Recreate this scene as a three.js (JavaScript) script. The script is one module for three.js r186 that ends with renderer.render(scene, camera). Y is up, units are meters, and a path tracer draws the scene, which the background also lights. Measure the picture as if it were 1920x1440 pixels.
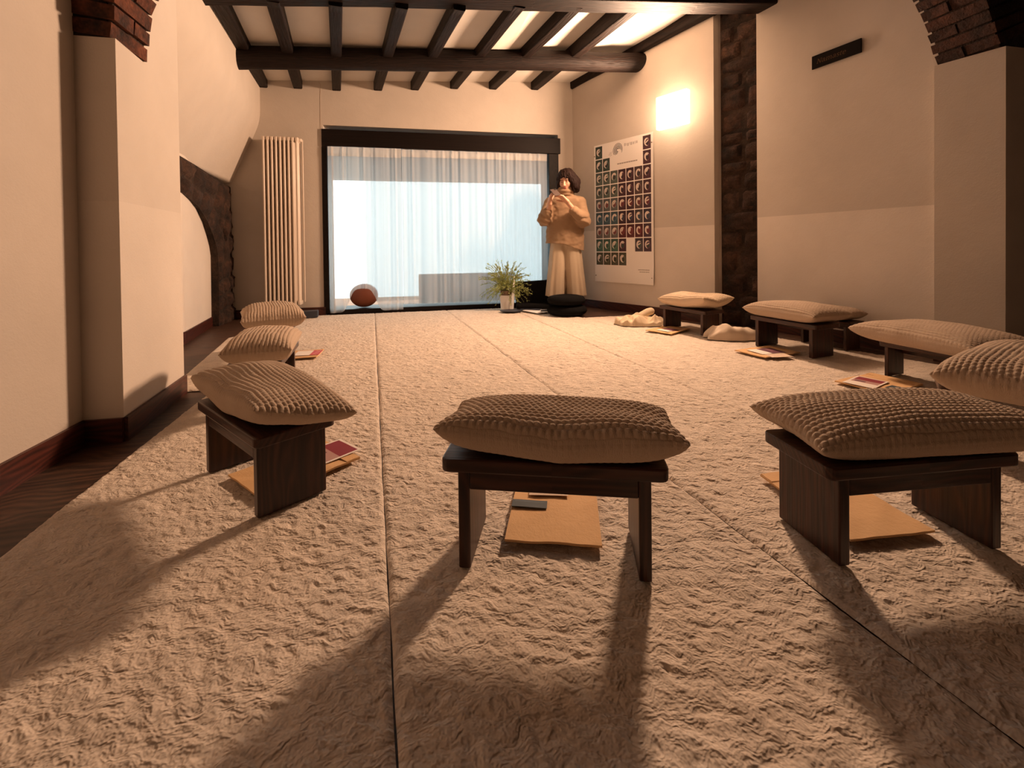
import * as THREE from 'three';
import { mergeGeometries, mergeVertices } from 'three/addons/utils/BufferGeometryUtils.js';
import { RoundedBoxGeometry } from 'three/addons/geometries/RoundedBoxGeometry.js';
import { MarchingCubes } from 'three/addons/objects/MarchingCubes.js';
import { RectAreaLightUniformsLib } from 'three/addons/lights/RectAreaLightUniformsLib.js';
import { ImprovedNoise } from 'three/addons/math/ImprovedNoise.js';

/* ------------------------------------------------------------------ camera, sky, lamp, exposure */
const scene = new THREE.Scene();
const renderer = new THREE.WebGLRenderer({ antialias: true });
renderer.toneMapping = THREE.LinearToneMapping;
renderer.toneMappingExposure = 1.0;
renderer.shadowMap.enabled = true;
renderer.shadowMap.type = THREE.PCFSoftShadowMap;

// wide phone lens, held at kneeling height, nearly level, the frame shifted down
const camera = new THREE.PerspectiveCamera(2 * Math.atan(965 / 860) * 180 / Math.PI, 1920 / 1930, 0.05, 60);
camera.position.set(0, 0.75, 0);
camera.rotation.set(-0.0128, -0.215, -0.012, 'YXZ');
camera.setViewOffset(1920, 1930, 0, 490, 1920, 1440);

// bright overcast daylight outside the curtained window
scene.background = new THREE.Color().setRGB(0.86, 0.97, 1.0);
scene.backgroundIntensity = 4.2;

// the one lamp: a square frosted wall lamp on the right wall (its fitting is built further down)
const LAMP_AT = [2.70, 2.145, -4.307], LAMP_OUT = [-0.910, 0, 0.4147];
const LAMP_COLOR = new THREE.Color().setRGB(1.0, 0.62, 0.40), LAMP_POWER = 590, LAMP_SIDE = 1.15, LAMP_GLOW = 3.2;
RectAreaLightUniformsLib.init();
const lampLight = new THREE.RectAreaLight(LAMP_COLOR, LAMP_POWER, 0.36, 0.34);          // the glowing front of the shade
lampLight.position.set(LAMP_AT[0] + LAMP_OUT[0] * 0.095, LAMP_AT[1], LAMP_AT[2] + LAMP_OUT[2] * 0.095);
lampLight.lookAt(LAMP_AT[0] + LAMP_OUT[0] * 3, LAMP_AT[1], LAMP_AT[2] + LAMP_OUT[2] * 3);
const lampSides = new THREE.PointLight(LAMP_COLOR, LAMP_SIDE, 0, 2);                     // what leaves the shade by its rim
lampSides.position.set(LAMP_AT[0] + LAMP_OUT[0] * 0.13, LAMP_AT[1], LAMP_AT[2] + LAMP_OUT[2] * 0.13);
lampSides.castShadow = true; lampSides.shadow.radius = 8; lampSides.shadow.mapSize.set(2048, 2048); lampSides.shadow.bias = -0.002;
scene.add(lampLight, lampSides);

/* ------------------------------------------------------------------ helpers */
let seed_ = 12345;
const rnd = () => { seed_ = (seed_ + 0x6d2b79f5) | 0; let t = Math.imul(seed_ ^ (seed_ >>> 15), 1 | seed_); t = (t + Math.imul(t ^ (t >>> 7), 61 | t)) ^ t; return ((t ^ (t >>> 14)) >>> 0) / 4294967296; };
const rr = (a, b) => a + (b - a) * rnd();
const clamp = (x, a, b) => Math.max(a, Math.min(b, x)), lerp = (a, b, t) => a + (b - a) * t;
const sstep = (a, b, x) => { const t = clamp((x - a) / (b - a), 0, 1); return t * t * (3 - 2 * t); };
const PN = new ImprovedNoise(), noise = (x, y, z) => PN.noise(x, y, z);
const used = new Map();
const numbered = (n) => { const k = used.get(n) || 0; used.set(n, k + 1); return k ? n + '_' + String(k).padStart(3, '0') : n; };
const V3 = (x, y, z) => new THREE.Vector3(x, y, z);

function uvBox(g, s = 1) {                                         // uv in metres, looked up across the axis each face looks along
  g = g.index ? g.toNonIndexed() : g;
  const p = g.attributes.position, uv = new Float32Array(p.count * 2), a = V3(), b = V3(), c = V3(), n = V3();
  for (let i = 0; i < p.count; i += 3) {
    a.fromBufferAttribute(p, i); b.fromBufferAttribute(p, i + 1); c.fromBufferAttribute(p, i + 2);
    n.copy(b).sub(a).cross(c.clone().sub(a));
    const ax = Math.abs(n.x), ay = Math.abs(n.y), az = Math.abs(n.z);
    [a, b, c].forEach((q, k) => {
      let u, v;
      if (ay >= ax && ay >= az) { u = q.x; v = q.z; } else if (ax >= az) { u = q.z; v = q.y; } else { u = q.x; v = q.y; }
      uv[(i + k) * 2] = u * s; uv[(i + k) * 2 + 1] = v * s;
    });
  }
  g.setAttribute('uv', new THREE.BufferAttribute(uv, 2));
  if (!g.attributes.normal) g.computeVertexNormals();
  return g;
}
const uvLong = (g, axis) => {                                      // wood: grain (u) runs along the given axis
  g = g.index ? g.toNonIndexed() : g; const p = g.attributes.position, uv = new Float32Array(p.count * 2), o = [0, 1, 2].filter((k) => k !== axis);
  for (let i = 0; i < p.count; i++) { const q = [p.getX(i), p.getY(i), p.getZ(i)]; uv[i * 2] = q[axis] * 0.7; uv[i * 2 + 1] = q[o[0]] * 1.3 + q[o[1]] * 1.7; }
  g.setAttribute('uv', new THREE.BufferAttribute(uv, 2)); return g;
};
function mesh(name, geos, mat, parent) {                            // ONE mesh; a part under parent
  const list = [].concat(geos).map((g) => { const q = g.index ? g.toNonIndexed() : g; if (!q.attributes.uv) q.setAttribute('uv', new THREE.BufferAttribute(new Float32Array(q.attributes.position.count * 2), 2)); if (!q.attributes.normal) q.computeVertexNormals(); return q; });
  const g = list.length === 1 ? list[0] : mergeGeometries(list.map((q) => { const c = new THREE.BufferGeometry(); for (const k of ['position', 'normal', 'uv']) c.setAttribute(k, q.attributes[k]); return c; }));
  const m = new THREE.Mesh(g, mat); m.name = numbered(name); m.castShadow = m.receiveShadow = true;
  if (parent) parent.add(m);
  return m;
}
function thing(name, label, category, pos = [0, 0, 0], turn = 0, group) {
  const o = new THREE.Group(); o.name = numbered(name); scene.add(o); o.position.set(...pos); o.rotation.y = turn;
  o.userData = { label, category }; if (group) o.userData.group = group; return o;
}
const tag = (o, label, category, group) => { o.userData = { label, category }; if (group) o.userData.group = group; if (!o.parent) scene.add(o); return o; };
function struct(name, geos, mat) { const m = geos ? mesh(name, geos, mat) : new THREE.Group(); if (!geos) m.name = numbered(name); m.userData.kind = 'structure'; scene.add(m); return m; }
const box = (w, h, d, x = 0, y = 0, z = 0, r = 0) => { const g = r ? new RoundedBoxGeometry(w, h, d, 3, r) : new THREE.BoxGeometry(w, h, d); g.translate(x, y, z); return g; };
const cyl = (r0, r1, h, x = 0, y = 0, z = 0, n = 24) => { const g = new THREE.CylinderGeometry(r0, r1, h, n); g.translate(x, y, z); return g; };
function prism(pts, y0, y1) {                                       // plan polygon [x, z] raised from y0 to y1; y1 may be a function of x, z
  let area = 0; pts.forEach((p, i) => { const q = pts[(i + 1) % pts.length]; area += p[0] * q[1] - q[0] * p[1]; });
  if (area < 0) pts = pts.slice().reverse();
  const f0 = typeof y0 === 'function' ? y0 : () => y0, f1 = typeof y1 === 'function' ? y1 : () => y1, P = [];
  const tri = (a, b, c) => P.push(...a, ...b, ...c), n = pts.length;
  const lo = pts.map(([x, z]) => [x, f0(x, z), z]), hi = pts.map(([x, z]) => [x, f1(x, z), z]);
  for (let i = 0; i < n; i++) { const j = (i + 1) % n; tri(lo[i], hi[i], lo[j]); tri(lo[j], hi[i], hi[j]); }
  const tris = THREE.ShapeUtils.triangulateShape(pts.map(([x, z]) => new THREE.Vector2(x, z)), []);
  for (const [a, b, c] of tris) { tri(hi[a], hi[c], hi[b]); tri(lo[a], lo[b], lo[c]); }
  const g = new THREE.BufferGeometry(); g.setAttribute('position', new THREE.Float32BufferAttribute(P, 3)); g.computeVertexNormals();
  return uvBox(g);
}
function hexa(c, jitter = 0) {                                      // eight corners: 0-3 back face, 4-7 front face
  const q = c.map((p) => [p[0] + rr(-jitter, jitter), p[1] + rr(-jitter, jitter), p[2] + rr(-jitter, jitter)]), P = [];
  const cen = [0, 1, 2].map((k) => q.reduce((s, p) => s + p[k], 0) / 8);
  for (const [a, b, d, e] of [[0, 1, 2, 3], [4, 5, 6, 7], [0, 1, 5, 4], [1, 2, 6, 5], [2, 3, 7, 6], [3, 0, 4, 7]]) {
    for (const t of [[a, b, d], [a, d, e]]) {
      const [u, v, w] = t.map((k) => V3(...q[k])), nn = v.clone().sub(u).cross(w.clone().sub(u)), out = u.clone().add(v).add(w).divideScalar(3).sub(V3(...cen));
      P.push(...u.toArray(), ...(nn.dot(out) > 0 ? [...v.toArray(), ...w.toArray()] : [...w.toArray(), ...v.toArray()]));
    }
  }
  const g = new THREE.BufferGeometry(); g.setAttribute('position', new THREE.Float32BufferAttribute(P, 3)); g.computeVertexNormals(); return uvBox(g, 1);
}
// a rough stone set in a wall: four corners (in order) on the wall face, n the outward direction, pushed out by `proud`, with a lumpy domed face
function stone(c4, n, proud, gap, sd) {
  const [p0, p1, p2, p3] = c4.map((p) => V3(...p)), cen = p0.clone().add(p1).add(p2).add(p3).multiplyScalar(0.25), N = 5, P = [];
  const inset = (p) => { const d = cen.clone().sub(p), l = d.length(); return p.clone().addScaledVector(d.normalize(), Math.min(gap * 1.4, l * 0.4)); };
  const q = [p0, p1, p2, p3].map(inset), nn = V3(...n), row = [];
  for (let j = 0; j <= N; j++) for (let i = 0; i <= N; i++) {
    const u = i / N, v = j / N, edge = Math.min(u, 1 - u, v, 1 - v);
    const p = q[0].clone().multiplyScalar((1 - u) * (1 - v)).addScaledVector(q[1], u * (1 - v)).addScaledVector(q[2], u * v).addScaledVector(q[3], (1 - u) * v);
    const h = edge < 1e-6 ? 0 : proud * (0.75 + 0.35 * Math.min(1, edge * 3)) + noise(p.x * 22 + sd, p.y * 22, p.z * 22) * 0.020 + noise(p.x * 55, p.y * 55, p.z * 55 + sd) * 0.008;
    if (edge < 1e-6) p.addScaledVector(nn, -0.01); else p.addScaledVector(nn, h);
    if (edge < 1e-6) { p.y += noise(p.x * 30, p.y * 30, sd) * 0.006; }
    row.push(p);
  }
  const idx = []; const W = N + 1;
  for (let j = 0; j < N; j++) for (let i = 0; i < N; i++) { const a = j * W + i; idx.push(a, a + 1, a + W + 1, a, a + W + 1, a + W); }
  // make the winding face n
  const t = row[idx[1]].clone().sub(row[idx[0]]).cross(row[idx[2]].clone().sub(row[idx[0]]));
  if (t.dot(nn) < 0) for (let i = 0; i < idx.length; i += 3) [idx[i + 1], idx[i + 2]] = [idx[i + 2], idx[i + 1]];
  row.forEach((p) => P.push(p.x, p.y, p.z));
  const g = new THREE.BufferGeometry(); g.setAttribute('position', new THREE.Float32BufferAttribute(P, 3)); g.setIndex(idx); g.computeVertexNormals();
  return uvBox(g, 1.6);
}
const tube = (pts, r, n = 24, m = 8, closed = false) => new THREE.TubeGeometry(new THREE.CatmullRomCurve3(pts.map((p) => V3(...p)), closed), n, r, m, closed);

/* ------------------------------------------------------------------ textures */
function tileNoise(size, period, sd) {                              // smooth value noise that repeats every `size`
  const L = new Float32Array(period * period); let s = sd * 7919 + 17;
  for (let i = 0; i < L.length; i++) { s = (s + 0x6d2b79f5) | 0; let t = Math.imul(s ^ (s >>> 15), 1 | s); t = (t + Math.imul(t ^ (t >>> 7), 61 | t)) ^ t; L[i] = ((t ^ (t >>> 14)) >>> 0) / 4294967296; }
  return (x, y) => { x = x * period / size; y = y * period / size; const xi = Math.floor(x), yi = Math.floor(y); let fx = x - xi, fy = y - yi; fx = fx * fx * (3 - 2 * fx); fy = fy * fy * (3 - 2 * fy);
    const x0 = ((xi % period) + period) % period, x1 = (x0 + 1) % period, y0 = (((yi % period) + period) % period) * period, y1 = ((((yi + 1) % period) + period) % period) * period;
    return (L[y0 + x0] * (1 - fx) + L[y0 + x1] * fx) * (1 - fy) + (L[y1 + x0] * (1 - fx) + L[y1 + x1] * fx) * fy; };
}
function fillTex(size, f, srgb, repeat = 1) {                       // f(x, y) -> grey or [r, g, b] in 0..1
  const d = new Uint8Array(size * size * 4);
  for (let y = 0; y < size; y++) for (let x = 0; x < size; x++) { const v = f(x, y), i = (y * size + x) * 4, a = Array.isArray(v); for (let k = 0; k < 3; k++) d[i + k] = clamp((a ? v[k] : v) * 255, 0, 255); d[i + 3] = 255; }
  const t = new THREE.DataTexture(d, size, size); t.wrapS = t.wrapT = THREE.RepeatWrapping; t.magFilter = THREE.LinearFilter; t.minFilter = THREE.LinearMipmapLinearFilter; t.generateMipmaps = true;
  if (srgb) t.colorSpace = THREE.SRGBColorSpace; t.repeat.set(repeat, repeat); t.needsUpdate = true; return t;
}
const fb = (size, periods, amps, sd) => { const ns = periods.map((p, i) => tileNoise(size, p, sd + i)); const tot = amps.reduce((a, b) => a + b, 0); return (x, y) => ns.reduce((s, n, i) => s + n(x, y) * amps[i], 0) / tot; };

// plaster: gentle trowel relief
const plasterBump = fillTex(1024, fb(1024, [10, 40, 160, 420], [1, 0.6, 0.35, 0.4], 3), false, 0.8);
const plasterTone = (() => { const n = fb(512, [4, 9, 30], [1, 0.6, 0.3], 9); return fillTex(512, (x, y) => 0.955 + 0.09 * (n(x, y) - 0.5), true, 0.45); })();
// matted wool carpet: clumps of pile
const CARPET = 1.5, CN = 1024;
const carpetField = (() => {
  const a = fb(CN, [42, 72], [1, 0.8], 31), b = fb(CN, [108, 180], [1, 0.9], 35), c = fb(CN, [250, 380], [1, 1], 37), big = fb(CN, [7, 16], [1, 0.7], 41), pit = fb(CN, [44, 90, 180], [1, 0.8, 0.5], 47), wx = fb(CN, [24, 64], [1, 0.8], 21), F = new Float32Array(CN * CN);
  for (let y = 0; y < CN; y++) for (let x = 0; x < CN; x++) {                      // tufts drawn out sideways, with small dark pits between them
    const Y = 2 * y + (wx(x, y) - 0.5) * 70, p = sstep(0.60, 0.74, pit(x, Y));
    F[y * CN + x] = clamp(0.5 + 0.75 * (a(x, Y) - 0.5) + 0.85 * (b(x, Y) - 0.5) + 0.55 * (c(x, Y) - 0.5) + 0.5 * (big(x, y) - 0.5) - 0.34 * p, 0, 1);
  }
  return F;
})();
const carpetAt = (x, z) => { const u = ((x / CARPET) % 1 + 1) % 1 * CN, v = ((z / CARPET) % 1 + 1) % 1 * CN, x0 = Math.floor(u) % CN, y0 = Math.floor(v) % CN, x1 = (x0 + 1) % CN, y1 = (y0 + 1) % CN, fx = u - Math.floor(u), fy = v - Math.floor(v);
  return (carpetField[y0 * CN + x0] * (1 - fx) + carpetField[y0 * CN + x1] * fx) * (1 - fy) + (carpetField[y1 * CN + x0] * (1 - fx) + carpetField[y1 * CN + x1] * fx) * fy; };
const carpetFine = tileNoise(CN, 512, 77), carpetSpot = fb(CN, [30, 70], [1, 0.8], 61);
const carpetBump = fillTex(CN, (x, y) => carpetField[y * CN + x] * 0.75 + carpetFine(x, y) * 0.25, false, 1 / CARPET);
const carpetTone = fillTex(CN, (x, y) => { const s = carpetSpot(x, y), k = 0.93 + 0.10 * (carpetFine(x, y) - 0.5) + 0.10 * (s - 0.5); return [k, k * 0.985, k * 0.955]; }, true, 1 / CARPET);
// wood
const woodTone = (() => { const n = fb(512, [6, 20], [1, 0.5], 51), g = tileNoise(512, 64, 58), h = tileNoise(512, 128, 59);
  return fillTex(512, (x, y) => { const band = Math.sin((y / 512 * 26 + n(x * 0.5, y) * 5) * 6.283) * 0.5 + 0.5, k = 0.62 + 0.28 * band + 0.2 * (g(x * 0.12, y) - 0.5) + 0.14 * (h(x * 0.2, y) - 0.5); return [k, k * 0.97, k * 0.93]; }, true, 1); })();
const woodBump = (() => { const g = tileNoise(512, 96, 68), h = tileNoise(512, 200, 69); return fillTex(512, (x, y) => 0.5 * g(x * 0.06, y) + 0.5 * h(x * 0.1, y), false, 1); })();
// rough stone and brick
const stoneTone = (() => { const n = fb(512, [5, 14, 44, 120], [1, 0.8, 0.6, 0.5], 81); return fillTex(512, (x, y) => { const k = n(x, y), t = 0.35 + 1.0 * (k - 0.28); return [t, t * 0.93, t * 0.85]; }, true, 1); })();
const stoneBump = fillTex(512, fb(512, [10, 28, 80, 190], [1, 0.8, 0.6, 0.5], 85), false, 1);
const fuzz = fillTex(512, fb(512, [90, 190, 256], [1, 1, 1], 95), false, 6);

/* ------------------------------------------------------------------ materials */
const rgb = (r, g, b) => new THREE.Color().setRGB(r, g, b);
const M = (o) => new THREE.MeshStandardMaterial({ roughness: 0.9, ...o });
const MP = (o) => new THREE.MeshPhysicalMaterial({ roughness: 0.9, ...o });
const mat = {
  plaster: M({ name: 'plaster', color: rgb(0.63, 0.56, 0.485), map: plasterTone, bumpMap: plasterBump, bumpScale: 0.0018 }),
  dado: M({ name: 'dado_paint', color: rgb(0.78, 0.70, 0.615), map: plasterTone, bumpMap: plasterBump, bumpScale: 0.0018, roughness: 0.7 }),
  dadoSoft: M({ name: 'worn_dado_paint', color: rgb(0.665, 0.592, 0.512), map: plasterTone, bumpMap: plasterBump, bumpScale: 0.0018, roughness: 0.8 }),
  ceiling: M({ name: 'ceiling_plaster', color: rgb(0.74, 0.69, 0.62), map: plasterTone, bumpMap: plasterBump, bumpScale: 0.0016 }),
  beam: MP({ name: 'dark_beam_wood', color: rgb(0.017, 0.0085, 0.006), map: woodTone, bumpMap: woodBump, bumpScale: 0.004, roughness: 0.6, specularIntensity: 0.4 }),
  bench: MP({ name: 'bench_wood', color: rgb(0.070, 0.024, 0.013), map: woodTone, bumpMap: woodBump, bumpScale: 0.0008, roughness: 0.4, specularIntensity: 0.6, clearcoat: 0.3, clearcoatRoughness: 0.32 }),
  skirting: M({ name: 'skirting_wood', color: rgb(0.10, 0.024, 0.016), map: woodTone, roughness: 0.42 }),
  floor: M({ name: 'floor_wood', color: rgb(0.11, 0.055, 0.034), map: woodTone, bumpMap: woodBump, bumpScale: 0.0006, roughness: 0.48 }),
  stone: [0, 1, 2, 3].map((k) => M({ name: 'old_stone', color: [rgb(0.105, 0.055, 0.036), rgb(0.08, 0.044, 0.03), rgb(0.125, 0.072, 0.05), rgb(0.09, 0.048, 0.032)][k], map: stoneTone, bumpMap: stoneBump, bumpScale: 0.012, roughness: 0.95 })),
  mortar: M({ name: 'old_mortar', color: rgb(0.085, 0.055, 0.04), map: stoneTone, bumpMap: stoneBump, bumpScale: 0.012, roughness: 1 }),
  brick: [0, 1, 2, 3, 4, 5].map((k) => M({ name: 'brick', color: [rgb(0.36, 0.115, 0.052), rgb(0.29, 0.09, 0.042), rgb(0.40, 0.135, 0.062), rgb(0.085, 0.034, 0.022), rgb(0.065, 0.028, 0.019), rgb(0.10, 0.042, 0.027)][k], map: stoneTone, bumpMap: stoneBump, bumpScale: 0.008, roughness: 0.95 })),  // lighter bricks carry lamplight in their colour, the darker ones shade
  carpet: MP({ name: 'wool_carpet', color: rgb(0.80, 0.715, 0.64), map: carpetTone, bumpMap: carpetBump, bumpScale: 0.0048, roughness: 1, sheen: 0.25, sheenRoughness: 0.8, sheenColor: rgb(0.8, 0.7, 0.6) }),
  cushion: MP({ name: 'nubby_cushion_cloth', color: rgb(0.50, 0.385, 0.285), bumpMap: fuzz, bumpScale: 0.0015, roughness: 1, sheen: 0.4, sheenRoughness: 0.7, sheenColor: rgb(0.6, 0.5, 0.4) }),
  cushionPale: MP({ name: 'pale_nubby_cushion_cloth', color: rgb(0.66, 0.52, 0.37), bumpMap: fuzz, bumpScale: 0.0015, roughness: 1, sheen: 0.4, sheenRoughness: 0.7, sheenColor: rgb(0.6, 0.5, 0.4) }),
  black: MP({ name: 'black_cloth', color: rgb(0.008, 0.0075, 0.0075), specularIntensity: 0.12, bumpMap: fuzz, bumpScale: 0.001, roughness: 1 }),
  frameBlack: MP({ name: 'dark_window_wood', color: rgb(0.014, 0.0085, 0.007), map: woodTone, roughness: 0.5, specularIntensity: 0.35 }),
  kraft: M({ name: 'kraft_paper', color: rgb(0.72, 0.45, 0.215), bumpMap: plasterBump, bumpScale: 0.002, roughness: 0.85 }),
  white: M({ name: 'white_paper', color: rgb(0.8, 0.78, 0.75), roughness: 0.8 }),
  enamel: M({ name: 'cream_enamel', color: rgb(0.74, 0.63, 0.52), roughness: 0.32 }),
  cotton: M({ name: 'cream_cotton', color: rgb(0.74, 0.60, 0.42), bumpMap: fuzz, bumpScale: 0.0008, roughness: 1 }),
  cottonPale: M({ name: 'pale_cotton', color: rgb(0.72, 0.60, 0.47), bumpMap: fuzz, bumpScale: 0.0008, roughness: 1 }),
  slate: M({ name: 'dark_slate', color: rgb(0.035, 0.04, 0.055), roughness: 0.5 }),
};

/* ------------------------------------------------------------------ room plan (x right, z towards the camera, metres) */
const TOP = 3.15;
const ceilY = (x, z) => 2.672 + 0.058 * (x + 1.65) - 0.047 * (z + 5.69) + 0.075 * Math.max(0, x - 1.0) * Math.max(0, z + 5.69);   // an old ceiling, rising a little towards the front right
const floorSlab = struct('floor', prism([[-2.5, 2.6], [4.3, 2.6], [4.3, -6.2], [-2.5, -6.2]], -0.2, -0.016), mat.floor);

// left wall: near length, pilaster return, side length under the arch, step back, far niche
struct('wall_left', prism([[-1.29, 2.6], [-1.29, -2.143], [-1.29, -2.4], [-1.75, -2.4], [-1.75, 2.6]], -0.2, TOP), mat.plaster);
{
  const w = struct('wall_left');
  const pl = (y0, y1) => prism([[-1.148, -2.142], [-1.172, -2.39], [-1.292, -2.39], [-1.292, -2.142]], y0, y1);
  mesh('pilaster_base', pl(-0.2, 0.955), mat.dadoSoft, w); mesh('pilaster_shaft', pl(0.955, 1.607), mat.plaster, w);
  const sw = (y0, y1) => prism([[-1.172, -2.39], [-1.211, -2.792], [-1.85, -2.80], [-2.15, -2.80], [-2.15, -2.401], [-1.292, -2.401], [-1.292, -2.39]], y0, y1);
  mesh('lower_paint', sw(-0.2, 0.955), mat.dadoSoft, w); mesh('side_wall', sw(0.955, TOP), mat.plaster, w);
}
// far left wall: plaster infill, slightly sunk behind the stone band
const wallFar = struct('wall_left');
mesh('plaster_infill', prism([[-1.845, -2.80], [-1.858, -4.311], [-2.046, -5.501], [-2.06, -5.69], [-2.3, -5.69], [-2.3, -2.80]], -0.2, 1.56), mat.dado, wallFar);
{ // the upper part leans out over the ledge
  const prof = (t) => { const xu = lerp(-1.275, -1.652, t), xl = lerp(-1.845, -1.965, t); // t 0 at z -2.8, 1 at z -5.69
    const off = (y) => 0.05 * Math.log(1 + Math.exp((2.2 - y) / 0.05)) / 0.70, L = []; for (let i = 0; i <= 36; i++) { const y = i < 24 ? lerp(1.5, 2.45, i / 24) : lerp(2.45, TOP, (i - 24) / 12); L.push(V3(lerp(xu, xl, off(y)), y, 0)); } return L; };
  const P = [], idx = [], uv = [], NZ = 12, K = 7;
  const dense = [];
  for (let j = 0; j <= NZ; j++) { const t = j / NZ, c = prof(t); dense.push(c); c.forEach((p) => { P.push(p.x, p.y, lerp(-2.8, -5.69, t)); uv.push(lerp(-2.8, -5.69, t), p.y); }); }
  const W = 37; for (let j = 0; j < NZ; j++) for (let i = 0; i < W - 1; i++) { const a = j * W + i; idx.push(a, a + 1, a + W, a + 1, a + W + 1, a + W); }
  // solid: close it with the back face
  const base = P.length / 3; for (let j = 0; j <= NZ; j++) { const z = lerp(-2.8, -5.69, j / NZ); P.push(-2.3, 1.50, z, -2.3, TOP, z); uv.push(z, 1.5, z, TOP); }
  for (let j = 0; j < NZ; j++) { const a = base + j * 2; idx.push(a, a + 2, a + 1, a + 1, a + 2, a + 3, j * W, (j + 1) * W, a, a, (j + 1) * W, a + 2); }
  const g = new THREE.BufferGeometry(); g.setAttribute('position', new THREE.Float32BufferAttribute(P, 3)); g.setAttribute('uv', new THREE.Float32BufferAttribute(uv, 2)); g.setIndex(idx); g.computeVertexNormals();
  const f = g.attributes.normal.getX(5); if (f < 0) { for (let i = 0; i < idx.length; i += 3) [idx[i + 1], idx[i + 2]] = [idx[i + 2], idx[i + 1]]; g.setIndex(idx); g.computeVertexNormals(); }
  mesh('upper_plaster', g, mat.plaster, wallFar);
}
{ // exposed stone: half an arch and its pier
  const cx = (z) => lerp(-1.85, -1.965, (-4.31 - z) / 1.37), inner = [[-3.7, 1.30], [-4.05, 1.275], [-4.277, 1.239], [-4.51, 1.197], [-4.70, 1.144], [-4.91, 1.035], [-5.06, 0.912], [-5.165, 0.80], [-5.213, 0.70], [-5.213, 0.56], [-5.21, 0.42], [-5.205, 0.27], [-5.20, 0.13], [-5.195, -0.05]];
  const outer = [[-3.72, 1.56], [-4.0, 1.548], [-4.293, 1.536], [-4.60, 1.522], [-4.95, 1.50], [-5.33, 1.475], [-5.69, 1.46], [-5.69, 1.28], [-5.69, 0.98], [-5.69, 0.72], [-5.69, 0.50], [-5.69, 0.32], [-5.69, 0.15], [-5.69, -0.05]];
  const st = struct('stone_arch'); const at = ([z, y], d = 0) => [cx(z) + d, y, z];
  const shape = [...inner, ...outer.slice().reverse()];
  const tris = THREE.ShapeUtils.triangulateShape(shape.map(([z, y]) => new THREE.Vector2(z, y)), []), P = [];
  for (const t of tris) for (const k of t) P.push(...at(shape[k], -0.004));
  shape.forEach((p, i) => { const q = shape[(i + 1) % shape.length], a = at(p, -0.004), b = at(q, -0.004), c = [a[0] - 0.14, a[1], a[2]], d = [b[0] - 0.14, b[1], b[2]]; P.push(...a, ...b, ...c, ...c, ...b, ...d); });
  const g = new THREE.BufferGeometry(); g.setAttribute('position', new THREE.Float32BufferAttribute(P, 3)); g.computeVertexNormals();
  mesh('mortar_bed', uvBox(g, 1.6), mat.mortar, st);
  for (let i = 0; i < inner.length - 1; i++) {
    const n = i < 6 ? 2 : 3; let cuts = [0]; for (let k = 1; k < n; k++) cuts.push(k / n + rr(-0.13, 0.13)); cuts.push(1);
    for (let k = 0; k < n; k++) {
      const p = (a, b, t) => [lerp(a[0], b[0], t), lerp(a[1], b[1], t)];
      const c4 = [p(inner[i], outer[i], cuts[k]), p(inner[i + 1], outer[i + 1], cuts[k]), p(inner[i + 1], outer[i + 1], cuts[k + 1]), p(inner[i], outer[i], cuts[k + 1])].map((q) => at(q));
      mesh('stone', stone(c4, [1, 0, 0.08], rr(0.010, 0.028), 0.0045, i * 7 + k), mat.stone[Math.floor(rnd() * 4)], st);
    }
  }
}
// back wall round the window
{
  const w = struct('wall_back'), z0 = -5.69, z1 = -6.12, seg = (x0, x1, y0, y1) => prism([[x0, z0], [x1, z0], [x1, z1], [x0, z1]], y0, y1);
  mesh('plaster_left', seg(-2.4, -0.99, -0.2, TOP), mat.plaster, w); mesh('plaster_right', seg(1.87, 2.6, -0.2, TOP), mat.plaster, w); mesh('plaster_above', seg(-0.99, 1.87, 2.20, TOP), mat.plaster, w);
}
// right wall: lamp wall, bare stone strip, notice wall, pilaster, near length
const EP = [2.872, -3.93], FQ = [3.076, -3.605];
{
  const w = struct('wall_right'), e = (y0, y1) => prism([[2.05, -5.735], EP, [3.35, -3.93], [3.35, -6.1], [2.05, -6.1]], y0, y1);
  mesh('lower_paint', e(-0.2, 0.945), mat.dado, w); mesh('upper_plaster', e(0.945, TOP), mat.plaster, w);
  const w2 = struct('wall_right'), f = (y0, y1) => prism([FQ, [3.345, -2.30], [3.8, -2.30], [3.8, -3.605]], y0, y1);
  mesh('lower_paint', f(-0.2, 0.995), mat.dado, w2); mesh('upper_plaster', f(0.995, TOP), mat.plaster, w2);
  const w3 = struct('wall_right', prism([[3.30, -2.315], [3.385, -2.0], [4.3, -2.0], [4.3, -2.315]], -0.2, 1.885), mat.plaster);
  struct('wall_right', prism([[3.9, -2.0], [3.9, 2.6], [4.3, 2.6], [4.3, -2.0]], -0.2, TOP), mat.mortar);
  struct('wall_front', prism([[-1.75, 2.5], [4.3, 2.5], [4.3, 2.9], [-1.75, 2.9]], -0.2, TOP), mat.mortar);
}
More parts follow.
